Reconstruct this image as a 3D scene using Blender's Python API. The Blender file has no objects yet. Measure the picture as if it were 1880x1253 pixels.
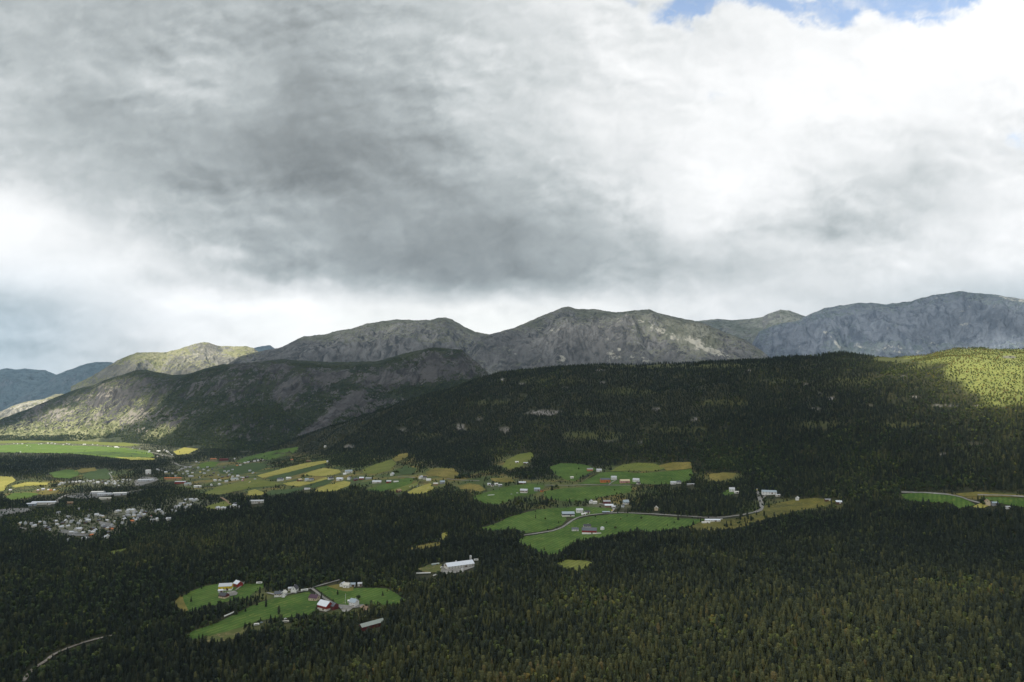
import bpy, math, random
import numpy as np
from mathutils import Vector, Matrix, geometry

# ------------------------------------------------------------------ camera, sky, sun, exposure
R = math.radians
scene = bpy.context.scene
random.seed(7)
rng = np.random.default_rng(7)
F_PX, CU, CV, PITCH = 1253.0, 940.0, 626.5, math.atan(73.5 / 1253.0)
CP, SP = math.cos(PITCH), math.sin(PITCH)
cam_d = bpy.data.cameras.new("camera")
cam = bpy.data.objects.new("camera", cam_d)
scene.collection.objects.link(cam)
cam_d.sensor_width = 36.0
cam_d.lens = 36.0 * F_PX / 1880.0
cam_d.clip_start = 1.0
cam_d.clip_end = 200000.0
cam.location = (0, 0, 0)
cam.rotation_euler = (math.pi / 2 + PITCH, 0, 0)
scene.camera = cam
scene.render.resolution_x, scene.render.resolution_y = 1024, 682

SUN_AZ, SUN_EL = R(-122), R(40)
SUN_DIR = np.array([math.sin(SUN_AZ) * math.cos(SUN_EL), math.cos(SUN_AZ) * math.cos(SUN_EL), math.sin(SUN_EL)])
world = bpy.data.worlds.new("World")
scene.world = world
world.use_nodes = True
wn = world.node_tree
wn.nodes.clear()
wo = wn.nodes.new("ShaderNodeOutputWorld"); wb = wn.nodes.new("ShaderNodeBackground"); ws = wn.nodes.new("ShaderNodeTexSky")
ws.sky_type = 'NISHITA'; ws.sun_disc = False; ws.sun_elevation = SUN_EL; ws.sun_rotation = SUN_AZ % (2 * math.pi)
wb.inputs[1].default_value = 0.15
wn.links.new(ws.outputs[0], wb.inputs[0]); wn.links.new(wb.outputs[0], wo.inputs[0])
sun_d = bpy.data.lights.new("sun", 'SUN')
sun_d.energy = 5.0; sun_d.angle = R(0.6); sun_d.color = (1.0, 0.93, 0.80)
sun = bpy.data.objects.new("sun", sun_d)
scene.collection.objects.link(sun)
sun.rotation_euler = Vector(-SUN_DIR).to_track_quat('-Z', 'Y').to_euler()
scene.view_settings.view_transform = 'Standard'
scene.view_settings.look = 'None'
scene.view_settings.exposure = 0.7
scene.view_settings.gamma = 1.0
scene.cycles.use_denoising = True
scene.cycles.max_bounces = 6
scene.cycles.diffuse_bounces = 2
scene.cycles.glossy_bounces = 1
scene.cycles.transmission_bounces = 1
scene.cycles.volume_bounces = 1
scene.cycles.transparent_max_bounces = 8
scene.cycles.caustics_reflective = False
scene.cycles.caustics_refractive = False

# ------------------------------------------------------------------ numeric helpers
def perm_hash(ix, iy, seed):
    h = (ix.astype(np.int64) * 374761393 + iy.astype(np.int64) * 668265263 + seed * 1442695041) & 0xFFFFFFFF
    h = ((h ^ (h >> 13)) * 1274126177) & 0xFFFFFFFF
    return h ^ (h >> 16)

def perlin(x, y, seed=0):
    x = np.asarray(x, float); y = np.asarray(y, float)
    x0 = np.floor(x); y0 = np.floor(y)
    fx, fy = x - x0, y - y0
    ux, uy = fx * fx * fx * (fx * (fx * 6 - 15) + 10), fy * fy * fy * (fy * (fy * 6 - 15) + 10)
    def g(dx, dy):
        a = perm_hash(x0 + dx, y0 + dy, seed).astype(float) * (2 * math.pi / 4294967296.0)
        return np.cos(a) * (fx - dx) + np.sin(a) * (fy - dy)
    a = g(0, 0) * (1 - ux) + g(1, 0) * ux
    b = g(0, 1) * (1 - ux) + g(1, 1) * ux
    return (a * (1 - uy) + b * uy) * 1.5

def fbm(x, y, octaves=5, seed=0, gain=0.5, lac=2.03):
    s = 0.0; a = 1.0; t = 0.0
    for i in range(octaves):
        s = s + a * perlin(x, y, seed + i * 17); t += a
        a *= gain; x = x * lac + 3.1; y = y * lac - 1.7
    return s / t

def ridged(x, y, octaves=5, seed=0, gain=0.5):
    s = 0.0; a = 1.0; t = 0.0
    for i in range(octaves):
        s = s + a * (1 - 2 * np.abs(perlin(x, y, seed + i * 13))); t += a
        a *= gain; x = x * 2.07 + 5.3; y = y * 2.07 + 1.9
    return s / t

def sstep(a, b, x):
    t = np.clip((x - a) / (b - a), 0, 1)
    return t * t * (3 - 2 * t)

def project(x, y, z):
    d = y * CP + z * SP
    d = np.where(d < 1, 1, d)
    return CU + F_PX * x / d, CV - F_PX * (-y * SP + z * CP) / d

def ray(u, v):
    a = (np.asarray(u, float) - CU) / F_PX; b = (CV - np.asarray(v, float)) / F_PX
    return a, CP - b * SP, SP + b * CP

def crest_z(u, v, dist):
    dx, dy, dz = ray(u, v)
    h = np.hypot(dx, dy)
    return np.arctan2(dx, dy), dist * dz / h

def az_of(u):
    return np.arctan((np.asarray(u, float) - CU) / (F_PX * CP))

def in_poly(px, py, poly):
    inside = np.zeros(np.shape(px), bool)
    n = len(poly)
    for i in range(n):
        x1, y1 = poly[i]; x2, y2 = poly[(i + 1) % n]
        if y1 == y2: continue
        c = ((y1 > py) != (y2 > py)) & (px < (x2 - x1) * (py - y1) / (y2 - y1) + x1)
        inside ^= c
    return inside

# ------------------------------------------------------------------ terrain functions
def floor_z(x, y):
    xs = np.clip(x, -3800, 2600)
    z = -325 + 0.03 * xs
    g = sstep(-1200, 200, x)
    yl = np.clip(y - 1250, 0, 6000); yr = np.clip(y - 1250, 0, 1500)
    yl = np.sqrt(yl * yl + 200 ** 2) - 200; yr = np.sqrt(yr * yr + 200 ** 2) - 200
    z = z + (-0.015 * yl) * (1 - g) + (0.075 * yr) * g
    return z + 9 * fbm(x / 700, y / 700, 3, 5) * sstep(300, 900, np.hypot(x, y))

HILL_CREST = [(330, 846), (380, 842), (440, 836), (500, 822), (560, 800), (650, 770), (740, 740), (823, 720), (870, 702), (920, 685),
              (1000, 676), (1100, 671), (1250, 669), (1400, 664), (1450, 659), (1500, 654), (1550, 648), (1600, 654), (1640, 655), (1700, 652),
              (1750, 642), (1800, 638), (1880, 643), (2100, 650)]
HILL_C = [(330, 4300), (560, 3900), (740, 3500), (920, 3200), (1100, 3000), (1550, 2750), (1880, 2700), (2100, 2700)]
HILL_F = [(330, 4000), (450, 3600), (560, 3100), (750, 2800), (900, 2500), (1030, 2250), (1200, 2150), (1400, 1800), (1700, 1600), (2100, 1550)]
_c = np.array(HILL_CREST, float); _d = np.interp(_c[:, 0], *np.array(HILL_C, float).T)
HC_AZ, HC_Z = crest_z(_c[:, 0], _c[:, 1], _d)
HC_D = _d
HF_AZ = az_of([p[0] for p in HILL_F]); HF_R = np.array([p[1] for p in HILL_F], float)

def ground_z(x, y):
    zf = floor_z(x, y)
    az = np.arctan2(x, y); r = np.hypot(x, y)
    C = np.interp(az, HC_AZ, HC_D); Fr = np.interp(az, HF_AZ, HF_R); zc = np.interp(az, HC_AZ, HC_Z)
    t = (r - Fr) / (C - Fr)
    S = np.where(t < 1, np.clip(t, 0, 1), 1)
    S = 0.35 * S + 0.65 * S * S * (3 - 2 * S)
    w = np.clip(t, 0, 1) * np.clip(1.05 - t, 0, 1) * 4
    n = 46 * fbm(x / 520, y / 520, 3, 21) + 14 * ridged(x / 190, y / 190, 3, 33)
    zh = zf + (zc - zf) * S + n * w * sstep(0, 60, zc - zf) + 5 * fbm(x / 90, y / 90, 3, 3) * np.clip(t, 0, 1)
    back = np.clip(r - C, 0, None)
    zh = np.where(t > 1, zc + 5 * fbm(x / 90, y / 90, 3, 3) - 0.28 * back, zh)
    m = sstep(HC_AZ[0] - 0.03, HC_AZ[0] + 0.02, az) * np.where(np.abs(az) < 1.2, 1, 0)
    zh = zf + (np.maximum(zh, zf) - zf) * m
    return np.where(t > 0, np.maximum(zf, zh), zf)

def hit(u, v, rmax=9000):
    """ground point seen at photo pixel(s) u, v"""
    u = np.atleast_1d(np.asarray(u, float)); v = np.atleast_1d(np.asarray(v, float))
    dx, dy, dz = ray(u, v)
    h = np.hypot(dx, dy)
    rs = np.geomspace(500, rmax, 500)
    X = (dx / h)[:, None] * rs; Y = (dy / h)[:, None] * rs; Z = (dz / h)[:, None] * rs
    below = Z < ground_z(X, Y)
    k = np.where(below.any(1), below.argmax(1), len(rs) - 1); k = np.maximum(k, 1)
    lo, hi = rs[k - 1], rs[k]
    for _ in range(14):
        m = (lo + hi) / 2
        b = (dz / h) * m < ground_z(dx / h * m, dy / h * m)
        hi = np.where(b, m, hi); lo = np.where(b, lo, m)
    x, y = dx / h * hi, dy / h * hi
    return np.stack([x, y, ground_z(x, y)], 1)

# ------------------------------------------------------------------ mesh and node helpers
col = scene.collection

def link_mesh(name, co, faces_flat, loop_tot, mats=(), smooth=True, parent=None, attrs=None, matidx=None, link=True):
    me = bpy.data.meshes.new(name)
    co = np.asarray(co, np.float32); faces_flat = np.asarray(faces_flat, np.int32); loop_tot = np.asarray(loop_tot, np.int32)
    me.vertices.add(len(co)); me.vertices.foreach_set("co", co.ravel())
    me.loops.add(len(faces_flat)); me.loops.foreach_set("vertex_index", faces_flat)
    me.polygons.add(len(loop_tot))
    st = np.zeros(len(loop_tot), np.int32); st[1:] = np.cumsum(loop_tot)[:-1]
    me.polygons.foreach_set("loop_start", st)
    me.polygons.foreach_set("use_smooth", np.full(len(loop_tot), smooth))
    if matidx is not None: me.polygons.foreach_set("material_index", np.asarray(matidx, np.int32))
    for m in mats: me.materials.append(m)
    me.update(calc_edges=True)
    for k, a in (attrs or {}).items():
        a = np.asarray(a, np.float32)
        if a.ndim == 2:
            at = me.attributes.new(k, 'FLOAT_COLOR', 'POINT')
            at.data.foreach_set("color", np.concatenate([a, np.ones((len(a), 1), np.float32)], 1).ravel())
        else:
            at = me.attributes.new(k, 'FLOAT', 'POINT'); at.data.foreach_set("value", a)
    o = bpy.data.objects.new(name, me)
    if link: col.objects.link(o)
    if parent: o.parent = parent
    return o

def grid_obj(name, X, Y, Z, mats, attrs=None, wrap=False):
    n, m = X.shape
    idx = np.arange(n * m).reshape(n, m)
    if wrap: idx = np.concatenate([idx, idx[:, :1]], 1)
    f = np.stack([idx[:-1, :-1], idx[:-1, 1:], idx[1:, 1:], idx[1:, :-1]], -1).reshape(-1, 4)
    co = np.stack([X.ravel(), Y.ravel(), Z.ravel()], 1)
    return link_mesh(name, co, f.ravel(), np.full(len(f), 4), mats, True, None, {k: a.reshape((-1,) + a.shape[2:]) for k, a in (attrs or {}).items()})

class NT:
    def __init__(s, name):
        s.m = bpy.data.materials.new(name); s.m.use_nodes = True; s.t = s.m.node_tree; s.t.nodes.clear()
    def n(s, typ, **kw):
        nd = s.t.nodes.new(typ)
        for k, v in kw.items():
            if k.startswith("i_"): nd.inputs[k[2:].replace("_", " ")].default_value = v
            else: setattr(nd, k, v)
        return nd
    def l(s, a, b): s.t.links.new(a, b)
    def mix(s, fac, a, b, blend='MIX'):
        nd = s.n("ShaderNodeMix", data_type='RGBA', blend_type=blend)
        for i, val in ((0, fac), (6, a), (7, b)):
            if hasattr(val, "type") and hasattr(val, "is_linked"): s.l(val, nd.inputs[i])
            elif i == 0: nd.inputs[0].default_value = val
            else: nd.inputs[i].default_value = (*val, 1) if len(val) == 3 else val
        return nd.outputs[2]
    def math(s, op, a, b=0.0, c=None, clamp=False):
        nd = s.n("ShaderNodeMath", operation=op, use_clamp=clamp)
        for i, val in enumerate((a, b) if c is None else (a, b, c)):
            if hasattr(val, "is_linked"): s.l(val, nd.inputs[i])
            else: nd.inputs[i].default_value = val
        return nd.outputs[0]
    def noise(s, scale, detail=5, rough=0.6, vec=None, distort=0.0):
        nd = s.n("ShaderNodeTexNoise"); nd.inputs["Scale"].default_value = scale; nd.inputs["Detail"].default_value = detail
        nd.inputs["Roughness"].default_value = rough; nd.inputs["Distortion"].default_value = distort
        if vec is None:
            vec = s.n("ShaderNodeTexCoord").outputs["Object"]
        s.l(vec, nd.inputs["Vector"])
        return nd.outputs[0]
    def ramp(s, fac, lo, hi):
        nd = s.n("ShaderNodeMapRange", interpolation_type='SMOOTHSTEP')
        s.l(fac, nd.inputs[0]); nd.inputs[1].default_value = lo; nd.inputs[2].default_value = hi
        return nd.outputs[0]
    def attr(s, name, typ='GEOMETRY'):
        nd = s.n("ShaderNodeAttribute", attribute_name=name, attribute_type=typ)
        return nd
    def out(s, color, rough=0.85, bump=None, bump_dist=1.0, bump_str=0.5, spec=0.2, metal=0.0):
        b = s.n("ShaderNodeBsdfPrincipled"); o = s.n("ShaderNodeOutputMaterial")
        if hasattr(color, "is_linked"): s.l(color, b.inputs["Base Color"])
        else: b.inputs["Base Color"].default_value = (*color, 1)
        b.inputs["Roughness"].default_value = rough; b.inputs["Specular IOR Level"].default_value = spec
        b.inputs["Metallic"].default_value = metal
        if bump is not None:
            bp = s.n("ShaderNodeBump"); bp.inputs["Distance"].default_value = bump_dist; bp.inputs["Strength"].default_value = bump_str
            s.l(bump, bp.inputs["Height"]); s.l(bp.outputs[0], b.inputs["Normal"])
        s.l(b.outputs[0], o.inputs[0])
        return s.m

def tag(o, label=None, cat=None, group=None, kind=None):
    for k, v in (("label", label), ("category", cat), ("group", group), ("kind", kind)):
        if v: o[k] = v
    return o

# ------------------------------------------------------------------ sky: a dome of cloud with breaks round the sun
def srgb(c):
    c = np.asarray(c, float)
    return np.where(c <= 0.04045, c / 12.92, ((c + 0.055) / 1.055) ** 2.4)

SKY_U = np.linspace(0, 1880, 11)
SKY_V = np.linspace(0, 700, 11)
SKY = np.array([
 [.72,.69,.68,.66,.75,.84,.90,.93,.95,.96,1.0],
 [.70,.67,.69,.64,.72,.82,.91,.93,.96,.99,1.02],
 [.76,.72,.76,.62,.70,.80,.92,.95,.98,1.0,1.0],
 [.76,.66,.73,.59,.66,.82,.92,.96,.98,.97,.95],
 [.78,.71,.63,.53,.59,.78,.89,.96,.94,.90,.92],
 [.96,.74,.65,.56,.60,.69,.82,1.0,.89,.80,.96],
 [1.02,.90,.70,.66,.62,.58,.73,.93,.79,.86,.98],
 [.97,1.0,.86,.66,.57,.56,.72,.78,.88,.93,.95],
 [.80,.92,1.06,1.05,1.0,.97,.97,.95,.90,.85,.80],
 [.80,.88,1.0,1.05,1.07,1.07,1.05,1.03,1.0,.95,.90],
 [.88,.94,1.02,1.06,1.07,1.07,1.05,1.03,1.0,.98,.95]])

def sky_lookup(u, v):
    gu = np.clip(u / 1880 * 10, 0, 9.999); gv = np.clip(v / 700 * 10, 0, 9.999)
    i, j = gu.astype(int), gv.astype(int); fu, fv = gu - i, gv - j
    fu = fu * fu * (3 - 2 * fu) * .5 + fu * .5; fv = fv * fv * (3 - 2 * fv) * .5 + fv * .5
    S = SKY
    return (S[j, i] * (1 - fu) + S[j, i + 1] * fu) * (1 - fv) + (S[j + 1, i] * (1 - fu) + S[j + 1, i + 1] * fu) * fv

SUN_SPOTS = []   # (x, y, z, radius across, radius away, strength): ground the sun reaches through the cloud
def spot(u, v, rx, ry, s=1.0, dist=None):
    if dist is None:
        p = hit(u, v)[0]
    else:
        a, z = crest_z(u, v, dist); p = (dist * math.sin(a), dist * math.cos(a), z)
    SUN_SPOTS.append((*p, rx, ry, s))

def spot_m(u, v, rx, ry, s=1.0):
    best = None
    for (a, Cd, X, Y, Z) in MOUNTAINS:
        pu, pv = project(X, Y, Z); d = np.hypot(pu - u, pv - v); m = d < 2.5
        if not m.any(): continue
        r = np.where(m, np.hypot(X, Y), 1e9); k = np.unravel_index(r.argmin(), r.shape)
        if best is None or r[k] < best[0]: best = (r[k], X[k], Y[k], Z[k])
    if best: SUN_SPOTS.append((*best[1:], rx, ry, s))

def build_sky():
    RAD = 45000.0
    saz, sel = math.degrees(SUN_AZ), math.degrees(SUN_EL)
    az = np.unique(np.round(np.concatenate([np.arange(-180, 180, 1.0), np.arange(-43, 43, 0.1), np.arange(saz - 15, saz + 15, 0.15)]), 3))
    az = az[az < 180]
    el = np.unique(np.round(np.concatenate([np.arange(-12, -1, 1.0), np.arange(-1, 36, 0.1), np.arange(28, 52, 0.15), np.arange(52, 90.1, 1.5)]), 3))
    A, E = np.meshgrid(R(1) * az, R(1) * el)
    dx, dy, dz = np.sin(A) * np.cos(E), np.cos(A) * np.cos(E), np.sin(E)
    X, Y, Z = dx * RAD, dy * RAD, dz * RAD
    k = 1.0 / (np.abs(dz) + 0.30)
    px, py = dx * k, dy * k
    front = dy * CP + dz * SP > 0.25
    u, v = project(X, Y, Z)
    u = np.where(front, u, -3000 - 0 * u); v = np.where(front, v, 0)
    w1 = fbm(px * 1.1, py * 1.1, 5, 101); w2 = fbm(px * 1.1 + 9, py * 1.1, 5, 131)
    w3 = fbm(px * 4.5, py * 4.5, 5, 171); w4 = fbm(px * 4.5 + 5, py * 4.5, 5, 191)
    fu, fv = u / 130.0, v / 95.0
    q1 = fbm(fu, fv, 7, 501, .55); q2 = fbm(fu + 7.3, fv + 2.1, 7, 531, .55)
    uu = u + 60 * w1 + 60 * q1; vv = v + (35 * w2 + 42 * q2) * (1 - .45 * sstep(420, 560, v))
    b = sky_lookup(uu, vv)
    # outside the frame: plain broken overcast
    infr = sstep(-500, -120, u) * sstep(2380, 2000, u) * sstep(-260, -60, v) * front
    b = b * infr + (0.83 + 0.15 * fbm(px * 1.3, py * 1.3, 5, 77)) * (1 - infr)
    bill = ridged(px * 3.2 + 0.6 * w1, py * 3.2 + 0.6 * w2, 6, 211, 0.55)
    puff = ridged(fu * .9 + q1 * .8, fv * .9 + q2 * .8, 7, 601, .58); wisp = fbm(fu * 1.5 + q2 * 1.2, fv * 1.5 + q1 * 1.2, 8, 641, .62)
    cl = lambda a_, b_: fbm(a_ * .75 + .22 * q1, b_ * 1.0 + .22 * q2, 7, 701, .54)
    emb = cl(fu + .10, fv - .13) - cl(fu, fv)
    big_ = sstep(-.25, .35, cl(fu * .55 + 4, fv * .55))
    b = b + .21 * emb * np.clip((1.20 - b) * 2.4, .35, 1) * (.35 + .9 * big_)
    b = b + .012 + (0.03 * puff + .07 * wisp + .04 * fbm(px * 2.2, py * 2.2, 7, 301, 0.58)) * np.clip((1.16 - b) * 2.6, 0.3, 1)
    b = np.clip(b, 0.35, 1.02 + .10 * sstep(480, 580, v))
    lin = srgb(b)
    tint = np.stack([0.92 + 0 * b, 0.995 + 0 * b, 1.01 + 0 * b], -1)
    tint = tint + (np.array([1.0, 1.0, 1.0]) - tint) * sstep(.66, 1.05, b)[..., None]
    cool = sstep(330, -60, u) * sstep(430, 620, v) * infr + sstep(1500, 1900, u) * sstep(470, 560, v) * infr * .5
    tint = tint * (1 - cool[..., None] * (1 - np.array([.86, .95, 1.02])))
    warm = sstep(520, 600, v) * infr * sstep(250, 700, u) * sstep(1500, 900, u)
    tint = tint * (1 - warm[..., None] * (1 - np.array([1.0, .995, .955])))
    c = lin[..., None] * tint * (1.07 / 2 ** 0.7)
    # blue openings at the top right of the view
    gap = 0
    for gu, gv, su, sv, s in ((1250, 25, 60, 42, .9), (1300, 12, 40, 22, .8), (1390, 5, 70, 22, 1.0), (1530, 20, 75, 30, 1.1), (1600, 8, 90, 20, 1.1),
                              (1690, 12, 70, 45, 1.3), (1740, -10, 70, 22, 1.2), (1320, 170, 55, 16, .35), (1310, 190, 20, 20, .3), (1865, 250, 40, 35, .6), (1460, -70, 330, 40, .35), (1150, -5, 30, 14, .5)):
        gap = gap + s * np.exp(-((u + 45 * q1 - gu) / su) ** 2 - ((v + 40 * q2 - gv) / sv) ** 2)
    gap = sstep(.25, 1.0, gap * (1 + 1.1 * wisp) + .30 * puff * np.clip(gap * 3, 0, 1) - .22) * infr
    # breaks towards the sun: where the straight line from a sunlit spot of ground leaves the cloud
    facing = (dx * SUN_DIR[0] + dy * SUN_DIR[1] + dz * SUN_DIR[2]) > 0.85
    hole = np.where(facing, .06, 0.0)
    for (sx, sy, sz, rx, ry, s) in SUN_SPOTS:
        near = (dx * SUN_DIR[0] + dy * SUN_DIR[1] + dz * SUN_DIR[2]) > 0.85
        t = (Z - sz) / SUN_DIR[2]
        qx, qy = X - SUN_DIR[0] * t - sx, Y - SUN_DIR[1] * t - sy
        ca, sa = sy / math.hypot(sx, sy), sx / math.hypot(sx, sy)      # across / away axes of the line of sight
        a_, d_ = qx * ca - qy * sa, qx * sa + qy * ca
        wob = 0.35 * fbm((qx + sx) / 500, (qy + sy) / 500, 4, 400)
        g = s * sstep(1.35, 0.55, np.sqrt((a_ / rx) ** 2 + (d_ / ry) ** 2) + wob)
        hole = np.maximum(hole, np.where(near, g, 0))
    clear = np.clip(np.maximum(gap * np.clip(.62 + .75 * wisp + .3 * puff, .15, .85), hole), 0, 1)
    n = NT("cloudy_sky")
    em = n.n("ShaderNodeEmission"); tr = n.n("ShaderNodeBsdfTransparent"); mx = n.n("ShaderNodeMixShader"); o = n.n("ShaderNodeOutputMaterial")
    n.l(n.attr("cloud_colour").outputs["Color"], em.inputs[0])
    n.l(n.attr("clearness").outputs["Fac"], mx.inputs[0]); n.l(em.outputs[0], mx.inputs[1]); n.l(tr.outputs[0], mx.inputs[2])
    n.l(mx.outputs[0], o.inputs[0])
    n.m.cycles.emission_sampling = 'NONE'
    ob = grid_obj("sky", X, Y, Z, [n.m], {"cloud_colour": c, "clearness": clear}, wrap=True)
    tag(ob, kind="structure")

# ------------------------------------------------------------------ terrain materials
def ground_material():
    n = NT("forest_floor")
    a = n.noise(0.02, 6, 0.65); b = n.noise(0.15, 4, 0.6)
    c = n.mix(n.ramp(a, .35, .65), (0.030, 0.034, 0.018), (0.060, 0.058, 0.028))
    c = n.mix(n.ramp(b, .4, .7), c, (0.022, 0.026, 0.014))
    c = n.mix(n.attr("village").outputs["Fac"], c, n.mix(n.ramp(b, .4, .6), (0.09, 0.11, 0.045), (0.17, 0.16, 0.12)))
    c = n.mix(n.attr("moor").outputs["Fac"], c, n.mix(n.ramp(b, .35, .65), (0.13, 0.16, 0.045), (0.22, 0.23, 0.07)))
    pt = n.noise(0.008, 3, .5, None, .8)
    fm = n.mix(n.ramp(pt, .42, .50), (0.065, 0.095, 0.030), n.mix(n.ramp(pt, .54, .62), (0.12, 0.13, 0.042), (0.20, 0.16, 0.045)))
    c = n.mix(n.math('MULTIPLY', n.attr("farm").outputs["Fac"], n.ramp(a, .30, .5)), c, fm)
    rk = n.math('MULTIPLY', n.attr("rock").outputs["Fac"], n.ramp(b, .3, .55))
    c = n.mix(rk, c, n.mix(n.ramp(a, .4, .6), (0.12, 0.115, 0.105), (0.24, 0.225, 0.21)))
    return n.out(c, .95, b, 2.0, .6)

def mountain_material(name, veg, veg2, rock, rock2, pale, scale=1.0):
    n = NT(name)
    a = n.noise(0.006 * scale, 8, 0.7); b = n.noise(0.02 * scale, 9, 0.66); big = n.noise(0.0018 * scale, 4, 0.55, None, .8)
    geo = n.n("ShaderNodeTexCoord").outputs["Object"]
    mp = n.n("ShaderNodeMapping"); n.l(geo, mp.inputs[0]); mp.inputs["Scale"].default_value = (1, 1, 0.18)
    st = n.noise(0.010 * scale, 8, 0.66, mp.outputs[0], 1.2)
    cv = n.mix(n.ramp(a, .38, .62), veg, veg2)
    cv = n.mix(n.ramp(b, .50, .68), cv, tuple(x * .42 for x in veg))
    cr = n.mix(n.ramp(st, .36, .62), rock, rock2)
    cr = n.mix(n.math('MULTIPLY', n.ramp(big, .45, .6), .5), cr, tuple((x + y) * .42 for x, y in zip(rock, rock2)))
    cv = n.mix(n.attr("grass").outputs["Fac"], cv, n.mix(n.ramp(b, .38, .60), (0.12, 0.14, 0.06), (0.34, 0.34, 0.19)))  # pale grass, with part of the slope's sunlight put into its colour
    rk = n.math('ADD', n.attr("rock").outputs["Fac"], n.math('ADD', n.math('MULTIPLY', n.math('SUBTRACT', b, .5), 2.0), n.math('MULTIPLY', n.math('SUBTRACT', big, .5), 2.4)))
    c = n.mix(n.ramp(rk, .35, .65), cv, cr)
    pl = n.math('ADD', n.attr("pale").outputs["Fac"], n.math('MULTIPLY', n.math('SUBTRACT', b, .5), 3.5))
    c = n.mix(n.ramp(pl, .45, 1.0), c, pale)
    bm = n.math('ADD', n.math('MULTIPLY', b, 1.0), n.math('MULTIPLY', st, 1.2))
    return n.out(c, .95, bm, 38.0 / scale, 1.0, .1)

def build_ground(marks):
    az = np.unique(np.round(np.concatenate([np.arange(-180, 180, 3.0), np.arange(-44, 44, 0.08)]), 3)); az = az[az < 180]
    r = np.concatenate([[2, 60, 150, 300, 420], np.arange(500, 900, 8), np.arange(900, 3400, 7), np.geomspace(3400, 7500, 200), np.geomspace(7800, 24000, 30)])
    A, Rr = np.meshgrid(R(1) * az, r)
    X, Y = Rr * np.sin(A), Rr * np.cos(A)
    Z = ground_z(X, Y)
    u, v = project(X, Y, Z)
    attrs = {}
    for k in ("rock", "moor", "village", "farm"):
        m = np.zeros_like(X)
        for (pu, pv, su, sv, s) in marks[k]:
            if k == "rock": su, sv = su * .65, sv * .6
            wn_ = fbm(X / 40, Y / 40, 4, 55) if k == "rock" else fbm(X / 120, Y / 120, 4, 55)
            d = np.sqrt(((u - pu) / su) ** 2 + ((v - pv) / sv) ** 2)
            m = np.maximum(m, s * sstep(1.2, .7, d + .9 * wn_) * (Y > 300))
        attrs[k] = m
    o = grid_obj("ground", X, Y, Z, [ground_material()], attrs, wrap=True)
    tag(o, kind="structure")
    print("ground min", Z.min())

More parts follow.
